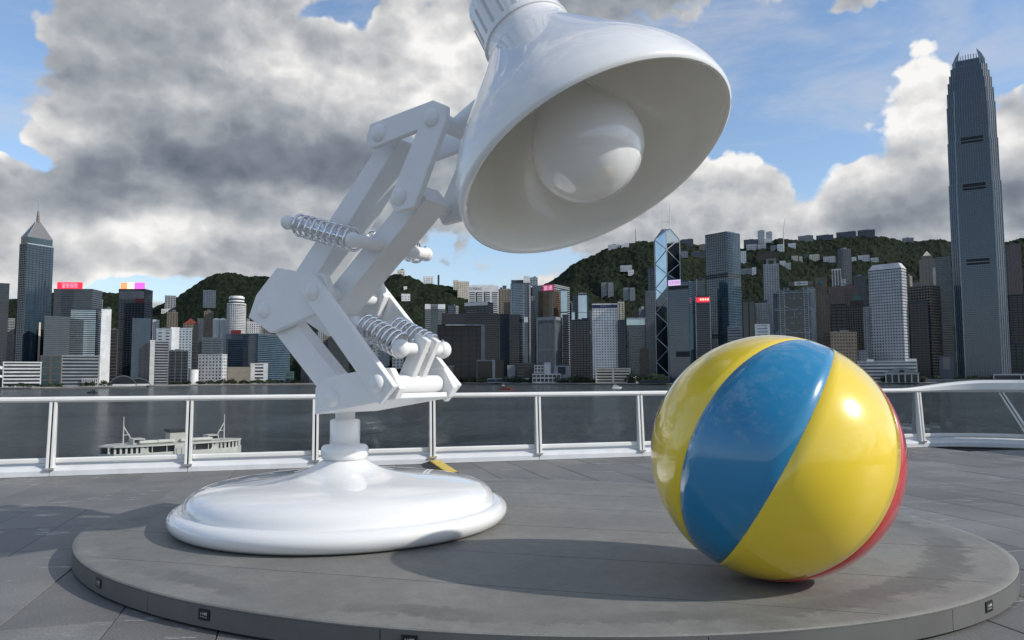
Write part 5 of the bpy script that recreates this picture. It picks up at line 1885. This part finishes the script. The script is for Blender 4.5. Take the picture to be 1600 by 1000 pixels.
B("pinkish residential towers at the right edge of the picture", 1575, 1606, 383, 420, 'dark', 'pink', 3, .4, 4, .5, name='apartment_tower', plant=3)
B("dark glass block right of the tallest tower", 1580, 1612, 461, 180, 'black', 'slate', 4, .2, 6, .1, name='office_block', cat='building')
B("low dark terraced block at the right edge below the dark glass block", 1581, 1608, 537, 90, 'black', 'dgrey', 5, .35, 8, .3, name='office_block', cat='building', plant=3)
# pier pavilion
loc, phi, w, d, mpp = spot(1382, 1437, -10)
loc.z = Z_LAND
t = thing("pier_pavilion", "white colonnaded ferry pier with a low gabled roof and an arched window", "pier", loc, phi)
H = 13.5 * mpp
MB().box(-w / 2, w / 2, 0, 40, 0, .8 * mpp).build("pier_deck", C['conc'], t)
MB().box(-w * .44, w * .44, 6, 36, .8 * mpp, H).build("glazed_hall", G['dark'], t)
mb = MB()
for k in range(6):
    x = -w * .46 + w * .92 * k / 5
    o = MB().box(x - .8 * mpp, x + .8 * mpp, .5, 2.5, .8 * mpp, H).build("column", C['offwhite'], t)
MB().box(-w / 2, w / 2, -.5, 40, H, H + 2 * mpp).build("entablature", C['offwhite'], t)
MB().prism([(-w / 2 - 1, -1.5, H + 2 * mpp), (w / 2 + 1, -1.5, H + 2 * mpp), (w * .12, -1.5, H + 10.5 * mpp), (-w * .12, -1.5, H + 10.5 * mpp)], (0, 42, 0)).build("gabled_roof", C['conc'], t)
MB().prism([(3.6 * mpp * math.cos(math.pi * i / 12), -1.9, H + 3 * mpp + 4.6 * mpp * math.sin(math.pi * i / 12)) for i in range(13)], (0, .35, 0)).build("arched_window", G['black'], t)
B("long low pale pier shed right of the colonnaded pier", 1446, 1552, 593.5, -15, 'dark', 'conc', 9, .4, 40, .05, name='pier_shed', cat='pier', dep=14)
B("white low ferry terminal roof at the right edge", 1552, 1640, 585, -20, 'dark', 'offwhite', 9, .35, 40, .05, name='ferry_terminal', cat='pier', dep=18, plant=3)
B("dark low jetty beside the ball's left edge", 1000, 1046, 595, -25, 'black', 'slate', 5, .3, 3, .3, name='jetty', cat='pier', dep=14)
# low waterfront pieces in the centre
B("white frame office building low beneath the flared grey tower", 835, 860, 571, 36, 'dark', 'offwhite', 5, .28, 4.6, .28, name='office_block', cat='building', dep=20)
B("white blank stair block at the right end of the low frame building", 851, 860, 567, 33, 'offwhite', 'offwhite', 30, .5, 30, .5, name='stair_block', cat='building', dep=16)
B("long low white colonnade along the central waterfront", 832, 876, 584.5, 24, 'dark', 'offwhite', 7, .3, 6, .2, name='waterfront_arcade', cat='building', dep=14)
B("thin pale canopy roof on the waterfront left of the low frame building", 762, 826, 591.5, 14, 'slate', 'conc', 7, .25, 12, .06, name='waterfront_canopy', cat='canopy', dep=10)
B("dark low office terrace beneath the curved hotel tower", 808, 836, 568, 70, 'black', 'dgrey', 5, .3, 8, .1, name='office_block', cat='building')
B("brown scaffold like block among the trees left of the braced tower", 1001, 1013, 545, 90, 'black', 'brown', 5, .3, 4, .3, name='stone_block', cat='building', dep=14)
B("long grey footbridge deck behind the central trees", 866, 890, 572, 60, 'slate', 'conc', 30, .5, 30, .5, name='footbridge', cat='footbridge', dep=8)

# ------------------------------------------------------------------ blocks crowding behind the front rows
for (lab, gname, spans, off, frs) in [
    ("pale grey apartment block crowding the foot of the big slope", "apartment blocks at the foot of the big slope",
     [(1026, 1036, 470), (1068, 1080, 448), (1141, 1152, 452), (1152, 1163, 478), (1222, 1232, 470), (1232, 1242, 455), (1266, 1279, 452), (1290, 1300, 462), (1345, 1356, 452), (1418, 1428, 432), (1430, 1443, 442), (1086, 1098, 455)], 520, ['conc', 'offwhite', 'conc', 'blueg', 'beige']),
    ("grey mid rise block filling gaps behind the central towers", "mid rise blocks behind the central towers",
     [(700, 712, 478), (780, 792, 492), (868, 880, 470), (884, 894, 474), (920, 930, 486), (1000, 1012, 484)], 480, ['conc', 'grey', 'offwhite', 'blueg']),
    ("pale grey apartment block filling gaps before the left hill", "apartment blocks before the left hill",
     [(140, 152, 468), (236, 246, 500), (331, 341, 506), (372, 384, 498), (404, 414, 512), (345, 353, 512)], 560, ['conc', 'offwhite', 'grey', 'beige']),
]:
    for i, (l, r, tp) in enumerate(spans):
        B(lab, l, r, tp, off + 18 * (i % 3), 'dark', frs[i % len(frs)], 3.0, .45, 3.6, .42, name='apartment_block', cat='building', group=gname, plant=(3, 0, 5)[i % 3], side=(4, 0, -4)[i % 3], rot=22)

# ------------------------------------------------------------------ houses on the big slope
for (lab, l, r, top, base, fr, nm, ct) in [
    ("row of white ridge houses left of the braced tower", 953, 972, 382.5, 387, 'offwhite', 'ridge_houses', 'houses'),
    ("second white ridge house row nearer the braced tower", 974, 986, 381.5, 385, 'white', 'ridge_houses', 'houses'),
    ("long white villa terrace high on the slope left of the braced tower", 972, 990, 415, 420, 'offwhite', 'hill_house', 'houses'),
    ("small bright white villa below the long villa terrace", 984, 993, 422, 427, 'white', 'hill_house', 'house'),
    ("pale block on the slope just right of the braced tower", 1068, 1079, 393, 399, 'conc', 'hill_house', 'house'),
    ("long grey terrace on the slope between the braced and the grid tower", 1084, 1106, 394, 400, 'grey', 'hill_house', 'houses'),
    ("small blocks on the ridge right of the braced tower", 1069, 1088, 374, 381, 'grey', 'ridge_houses', 'houses'),
    ("beige ridge house just left of the grid tower", 1097, 1107, 382, 389, 'beige', 'hill_house', 'house'),
    ("tall white ridge apartment tower, left of the ridge pair", 1190.5, 1201, 360.5, 374, 'offwhite', 'apartment_tower', 'tower'),
    ("tall white ridge apartment tower, right of the ridge pair", 1203.5, 1213, 362.5, 374, 'offwhite', 'apartment_tower', 'tower'),
    ("grey brown ridge terrace under the white ridge pair", 1168, 1191, 374.5, 382, 'grey', 'ridge_houses', 'houses'),
    ("white garden wall slab under the white ridge pair", 1196, 1213, 374.5, 376.5, 'white', 'garden_wall', 'wall'),
    ("white bay windowed block below the grey brown ridge terrace", 1172, 1188.5, 382, 390, 'offwhite', 'apartment_block', 'building'),
    ("white bay windowed block right of its twin below the ridge", 1190, 1203, 382, 389, 'offwhite', 'apartment_block', 'building'),
    ("grey slope block left of the building crane", 1210, 1220, 384, 391, 'conc', 'apartment_block', 'building'),
    ("white block on the slope under the crane", 1221, 1231, 382, 391, 'white', 'apartment_block', 'building'),
    ("white flat villa right of the crane", 1238, 1250, 380.5, 384.5, 'white', 'hill_house', 'house'),
    ("brown terrace block on the upper slope", 1188, 1222, 394, 406, 'brown', 'apartment_block', 'building'),
    ("white tower block at the grid tower's right edge", 1159.5, 1171, 393, 410, 'white', 'apartment_block', 'building'),
    ("white terraced villas right of the grid tower's middle", 1160, 1184, 420, 429, 'conc', 'hill_house', 'houses'),
    ("bright white gable house at the end of the terraced villas", 1180, 1186, 418, 430, 'white', 'hill_house', 'house'),
    ("white split level villa right of the notched residential tower", 1224, 1233, 408, 415, 'white', 'hill_house', 'house'),
    ("small white villa below the split level villa", 1233, 1241, 411, 417, 'offwhite', 'hill_house', 'house'),
    ("cream block left of the green scaffolded house", 1243, 1253, 400, 407, 'cream', 'hill_house', 'house'),
    ("small cream block between the larger cream block and the green scaffold", 1255, 1260, 401, 406, 'cream', 'hill_house', 'house'),
    ("long cream terrace beside the green scaffolded house", 1271, 1287, 398, 405, 'cream', 'hill_house', 'houses'),
    ("house wrapped in green scaffold netting on the slope", 1262, 1270, 397, 402, 'green', 'scaffolded_house', 'house'),
    ("white bay windowed block right of the green scaffold", 1293, 1312, 401, 410, 'offwhite', 'apartment_block', 'building'),
    ("white villa right of the tall grey brown residential tower", 1338, 1345, 402, 407, 'white', 'hill_house', 'house'),
    ("white block with bays above the round windowed tower", 1348, 1366, 399, 408, 'offwhite', 'apartment_block', 'building'),
    ("small white villa right of the bayed block", 1368, 1380, 403, 408, 'offwhite', 'hill_house', 'house'),
    ("long pale ridge terrace left of centre on the far ridge", 1254, 1278, 368.5, 371.5, 'conc', 'ridge_houses', 'houses'),
    ("pale ridge apartments right of the long ridge terrace", 1283, 1310, 367.5, 371, 'grey', 'ridge_houses', 'houses'),
    ("grey stepped ridge apartments below the dark cloud", 1315, 1346, 362.5, 368, 'grey', 'ridge_houses', 'houses'),
    ("tall grey ridge apartments at the ridge's highest point", 1349, 1376, 359.5, 367, 'grey', 'ridge_houses', 'houses'),
    ("small pale ridge house left of the tallest tower", 1419, 1437, 372, 375.5, 'conc', 'ridge_houses', 'houses'),
]:
    H_(lab, l, r, top, base, 'peak', fr, name=nm, cat=ct, fl=2.8, co=3.2, plant=1)
# building crane and ridge mast
D_, z_ = hill_at('peak', 1230, 392)
t = thing("tower_crane", "thin tower crane rising over the slope houses", "crane", (colx(1230, D_), D_ - 10, z_ - 4))
k_ = D_ / F
MB().box(-.5 * k_, .5 * k_, 0, 2, 0, 36 * k_).build("mast", C['offwhite'], t)
MB().tube((0, 1, 34 * k_), (3.5 * k_, 1, 52 * k_), .35 * k_, n=5).build("jib", C['offwhite'], t)
D_, z_ = hill_at('peak', 996, 377)
t = thing("radio_mast", "thin dark radio mast on the ridge left of the braced tower", "mast", (colx(996.5, D_), D_ - 6, z_ - 6))
k_ = D_ / F
MB().tube((0, 0, 0), (0, 0, 21 * k_), .55 * k_, .3 * k_, 5).build("mast", C['slate'], t)

# ------------------------------------------------------------------ trees along the far promenade
M_LEAF = mat("promenade_leaves", (0.028, 0.046, 0.020), 0.8, var=0.5, vscale=0.25, objvar=0.35)
M_TRUNK = mat("promenade_bark", (0.06, 0.05, 0.04), 0.9)


def crown_mesh(seed, wd, ht):
    r = random.Random(seed)
    mbx = MB()
    lobes = [(r.uniform(-.5, .5) * wd, r.uniform(-.5, .5) * wd, ht * r.uniform(.35, .8), r.uniform(.22, .40) * wd) for _ in range(8)]
    for _ in range(330):
        lx, ly, lz, lr = r.choice(lobes)
        d_ = Vector((r.gauss(0, 1), r.gauss(0, 1), r.gauss(0, 1))).normalized() * lr * r.uniform(.55, 1.05)
        c_ = Vector((lx + d_.x, ly + d_.y, max(ht * .12, lz + d_.z * .8)))
        a_ = Vector((r.gauss(0, 1), r.gauss(0, 1), r.gauss(0, 1))).normalized() * r.uniform(.5, 1.0)
        b_ = a_.orthogonal().normalized() * r.uniform(.4, .9)
        mbx.add([c_ - a_ - b_ * .4, c_ + a_ * .2 - b_, c_ + a_, c_ + b_], [(0, 1, 2), (0, 2, 3)])
    return mbx.mesh("crown", M_LEAF)


kinds = [crown_mesh(3, 9, 8), crown_mesh(8, 12, 10), crown_mesh(12, 7, 7), crown_mesh(21, 14, 9)]
trunk_me = MB().tube((0, 0, -.2), (0.2, 0, 3.6), .45, .28, 7).mesh("trunk", M_TRUNK)
tree0 = None


def tree(u, off, kind, sc, label, group):
    D = shore(u) + off
    o = bpy.data.objects.new("promenade_tree", None)
    col.objects.link(o)
    o.location = (colx(u, D), D, Z_LAND + 0.9)
    o.rotation_euler = (0, 0, rnd.uniform(0, 6.28))
    o.scale = (sc, sc, sc * rnd.uniform(.85, 1.15))
    o['label'], o['category'], o['group'] = label, 'tree', group
    for nm, me in (("crown", kinds[kind]), ("trunk", trunk_me)):
        c_ = bpy.data.objects.new(nm, me)
        col.objects.link(c_)
        c_.parent = o


for (u0, u1, n_, o0, o1, s0, s1, lab, gname) in [
    (8, 52, 8, 14, 30, 0.5, 0.8, 'small tree before the white banded exhibition hall', 'trees before the white exhibition hall'),
    (54, 98, 9, 14, 30, 0.5, 0.8, 'small tree before the grey stone exhibition block', 'trees before the grey exhibition blocks'),
    (128, 172, 7, 16, 34, 0.6, 1.3, "dark tree before the white slab tower's foot", 'trees below the white slab tower'),
    (268, 300, 7, 14, 34, 0.7, 1.2, 'dark tree before the dark blue glass office cube', 'trees before the blue glass cube'),
    (306, 350, 10, 14, 34, 0.7, 1.3, 'dark tree before the white waterfront block with square windows', 'trees before the square windowed block'),
    (352, 392, 10, 14, 34, 0.7, 1.3, 'dark tree before the low beige civic block', 'trees before the beige civic block'),
    (393, 470, 17, 14, 34, 0.7, 1.3, 'dark tree near the white block with three stacked slots', 'trees right of the slotted block'),
    (500, 560, 9, 14, 34, 0.8, 1.3, "dark tree on the promenade seen behind the lamp's bars", 'trees behind the lamp'),
    (680, 712, 13, 12, 46, 0.8, 1.6, 'bushy dark tree around the low green glass pavilion', 'trees around the green pavilion'),
    (713, 744, 14, 12, 46, 0.8, 1.6, 'bushy dark tree between the green pavilion and the glass cube', 'trees left of the glass cube'),
    (745, 790, 14, 8, 30, 0.6, 1.2, 'bushy dark tree before the white framed glass cube', 'trees before the glass cube'),
    (791, 836, 13, 12, 46, 0.8, 1.6, "bushy dark tree before the curved hotel tower's podium", 'trees below the curved tower'),
    (868, 898, 9, 24, 60, 0.8, 1.7, 'dark tree right of the white frame building', 'trees right of the frame building'),
    (899, 932, 11, 24, 60, 0.8, 1.7, 'dark tree just left of the low cream car park', 'trees left of the car park'),
    (984, 1010, 12, 20, 80, 1.0, 2.0, 'dark tree behind the white barrel vaulted pavilion', 'trees behind the vault'),
    (1011, 1036, 14, 20, 80, 1.0, 2.0, "dark tree around the braced tower's foot", 'trees by the braced tower'),
    (1372, 1440, 14, 24, 60, 0.8, 1.5, 'dark tree behind the colonnaded pier', 'trees behind the pier'),
    (1441, 1470, 8, 24, 60, 0.8, 1.5, 'dark tree between the pier and the flat grey block', 'trees right of the pier'),
    (1486, 1585, 26, 6, 30, 0.8, 1.4, "dark tree before the tallest tower's foot", 'trees below the tallest tower'),
]:
    for i in range(n_):
        u = u0 + (u1 - u0) * (i + rnd.uniform(.1, .9)) / n_
        tree(u, rnd.uniform(o0, o1), rnd.randrange(4), rnd.uniform(s0, s1), lab, gname)

# ------------------------------------------------------------------ boats
M_HULLG = mat("ferry_green", (0.018, 0.050, 0.036), 0.5)
M_FW = mat("ferry_white", (0.60, 0.59, 0.53), 0.5, var=.08, vscale=.6)
M_FROOF = mat("ferry_roof", (0.50, 0.49, 0.44), 0.6, var=.1, vscale=.4)
M_FWIN = mat("ferry_window", (0.015, 0.016, 0.018), 0.2)
PL, PR = aty(154, 700, 139), aty(377, 690, 156)
dv = Vector((PR.x - PL.x, PR.y - PL.y, 0))
LF = dv.length
fer = thing("ferry", "double ended white harbour ferry with a green hull seen through the left railing", "ferry", ((PL.x + PR.x) / 2, (PL.y + PR.y) / 2, Z_WATER), math.atan2(dv.y, dv.x))


def hullplan(L, bm, n=14, p=1.0):
    pts = []
    for s_ in (1, -1):
        for i in range(n + 1):
            x = (-L / 2 + L * i / n) * s_
            k = max(0, 1 - (abs(x) / (L / 2)) ** 4) ** .5
            pts.append((x, -bm / 2 * k * s_ if k > .02 else 0))
    out = []
    for p_ in pts:
        if not out or (Vector(p_) - Vector(out[-1])).length > .01:
            out.append(p_)
    if (Vector(out[0]) - Vector(out[-1])).length < .01:
        out.pop()
    return out


MB().taper(hullplan(LF * .93, 7.6), -.6, hullplan(LF * .99, 8.6), 1.7).build("hull", M_HULLG, fer)
MB().taper(hullplan(LF * .80, 8.0), 1.701, hullplan(LF * .80, 8.0), 3.35).build("lower_saloon", M_FW, fer)
MB().taper(hullplan(LF, 9.0), 3.351, hullplan(LF, 9.0), 4.85).build("upper_deck_skirt", M_FW, fer)
MB().taper(hullplan(LF * .97, 8.3), 4.851, hullplan(LF * .97, 8.3), 6.0).build("upper_saloon", M_FWIN, fer)
MB().taper(hullplan(LF * 1.005, 9.2), 6.001, hullplan(LF * .995, 9.0), 6.25).build("roof", M_FROOF, fer)


def side_y(x, L, bm):
    return -bm / 2 * max(.0, 1 - (abs(x) / (L / 2)) ** 4) ** .5


mb = MB()
nw = 30
for i in range(nw + 1):
    x = -LF * .485 + LF * .97 * i / nw
    f = abs(x) / (LF / 2)
    if .05 < f < .42 and i % 3:
        continue
    wd = .36 if f > .42 else .13
    for s_ in (1, -1):
        y = side_y(x, LF * .97, 8.3) * s_
        mb.box(x - wd / 2, x + wd / 2, y - .12, y + .12, 4.84, 6.005)
mb.build("window_posts", M_FW, fer)
mb = MB()
for x0, x1 in ((-.27, -.21), (.21, .27)):
    pts = []
    for i in range(9):
        a = i / 8
        pts.append((x0 * LF + (x1 - x0) * LF * a, 4.85 + 1.15 * (math.sin(a * math.pi / 2) if x0 > 0 else math.cos(a * math.pi / 2))))
    for i in range(8):
        (xa, za), (xb, zb) = pts[i], pts[i + 1]
        y = side_y((xa + xb) / 2, LF * .97, 8.3)
        lo = 4.84
        mb.hexa([Vector((xa, y - .14, lo)), Vector((xb, y - .14, lo)), Vector((xb, y + .1, lo)), Vector((xa, y + .1, lo)), Vector((xa, y - .14, za)), Vector((xb, y - .14, zb)), Vector((xb, y + .1, zb)), Vector((xa, y + .1, za))])
mb.build("curved_bulwark", M_FW, fer)
MB().box(-1.3, 2.0, -4.75, 4.75, 3.4, 6.1).build("gangway_block", M_FW, fer)
for k in range(3):
    MB().box(-1.05 + k * .95, -1.0 + k * .95, -4.80, -4.74, 3.5, 5.5).build("door_line", M_FWIN, fer)
MB().box(-1.2, 1.6, -1.5, 1.5, 6.25, 8.1).build("funnel", M_FROOF, fer)
MB().box(-1.4, 1.8, -1.7, 1.7, 8.2, 8.7).build("funnel_top", mat("ferry_black", (.02, .02, .02), .6), fer)
for x in (-.255, .265):
    o = MB().box(LF * x - 1.0, LF * x + 1.0, -1.6, 1.6, 6.25, 7.3).build("wheelhouse", M_FROOF, fer)
    MB().box(LF * x - .8, LF * x + .8, -1.65, -1.58, 6.6, 7.1).build("wheelhouse_window", M_FWIN, o)
for x in (-.20, -.08, .08, .19):
    mb = MB()
    mb.box(LF * x - 1.6, LF * x + 1.6, -2.4, -1.0, 6.35, 6.95)
    mb.build("life_raft", M_FW, fer, bevel=.25)
for s_, x in ((-1, -.345), (1, .365)):
    o = MB().tube((LF * x, 0, 6), (LF * x, 0, 11.4 if s_ < 0 else 11.2), .13, .07, 7).build("mast", M_FW, fer)
    MB().tube((LF * x - s_ * 2.0, 0, 6.05), (LF * x, 0, 9.6), .10, n=6).build("mast_stay", M_FW, o)
    MB().tube((LF * x - s_ * 1.1, 0, 8.0), (LF * x, 0, 8.0), .07, n=6).build("mast_step", M_FW, o)

D = 18.5 * F / 23.6
t = thing("sampan", "small dark covered work boat on the grey water at the left", "boat", (colx(144, D), D, Z_WATER), .1)
MB().taper([(-5.4, 0), (-3.5, -1.5), (3.8, -1.5), (6.2, 0), (3.8, 1.5), (-3.5, 1.5)], -.4, [(-6.0, 0), (-3.8, -1.9), (4.2, -1.9), (7.2, 0), (4.2, 1.9), (-3.8, 1.9)], 1.5).build("hull", C['black'], t)
mb = MB()
for i in range(8):
    f0, f1 = math.pi * i / 8, math.pi * (i + 1) / 8
    mb.hexa([Vector((xx, -1.8 * math.cos(f), 1.9 + 1.7 * math.sin(f) * k)) for k in (1, 1.12) for xx, f in ((-1, f0), (3.5, f0), (3.5, f1), (-1, f1))])
mb.build("canopy", C['black'], t)
for x in (-1, 1.2, 3.4):
    MB().tube((x, -1.7, 1.4), (x, -1.7, 2.2), .12, n=6).build("canopy_post", C['black'], t)
MB().tube((-3, 0, 1.4), (-3.2, 0, 3.6), .3, .18, 6).build("helmsman_post", C['black'], t)

D = 18.5 * F / 21.0
t = thing("tug_boat", "low rusty red work tug just above the railing in the centre", "boat", (colx(791, D), D, Z_WATER), -.1)
MB().taper([(-9, -2), (-9, 2), (6, 2.4), (10, 0), (6, -2.4)][::-1], -.4, [(-9.6, -2.4), (-9.6, 2.4), (6.2, 2.9), (11.4, 0), (6.2, -2.9)][::-1], 2.0).build("hull", C['red'], t)
MB().box(-6.8, -1.6, -1.7, 1.7, 2.0, 5.2).build("wheelhouse", C['brown'], t)
MB().box(-5.8, -2.6, -1.3, 1.3, 5.2, 6.6).build("bridge", C['offwhite'], t)
MB().tube((-4.2, 0, 6.6), (-4.2, 0, 9.5), .16, n=6).build("mast", C['offwhite'], t)
MB().box(0, 5.5, -1.5, 1.5, 2.0, 3.0).build("deck_cargo", C['red'], t)

D = 18.5 * F / 19.6
t = thing("motor_yacht", "small white motor yacht before the cream car park", "boat", (colx(963, D), D, Z_WATER), .05)
MB().taper([(-6, -1.8), (-6, 1.8), (4, 2), (7, 0), (4, -2)][::-1], -.3, [(-6.6, -2.2), (-6.6, 2.2), (4.2, 2.4), (8.4, 0), (4.2, -2.4)][::-1], 2.2).build("hull", C['white'], t)
MB().taper([(-4.6, -1.7), (3.6, -1.7), (3.6, 1.7), (-4.6, 1.7)], 2.2, [(-4.4, -1.5), (2.0, -1.5), (2.0, 1.5), (-4.4, 1.5)], 4.0).build("cabin", C['white'], t)
MB().box(-3.4, 1.9, -1.72, -1.5, 2.8, 3.5).build("cabin_window", C['black'], t)
MB().box(-3.8, .8, -1.5, 1.5, 4.9, 5.2).build("flybridge_roof", C['white'], t)
for x in (-3.4, .4):
    MB().box(x - .15, x + .15, -1.4, 1.4, 4.0, 4.9).build("flybridge_post", C['white'], t)
MB().tube((-2, 0, 5.2), (-2.4, 0, 7.4), .15, n=6).build("radar_mast", C['white'], t)
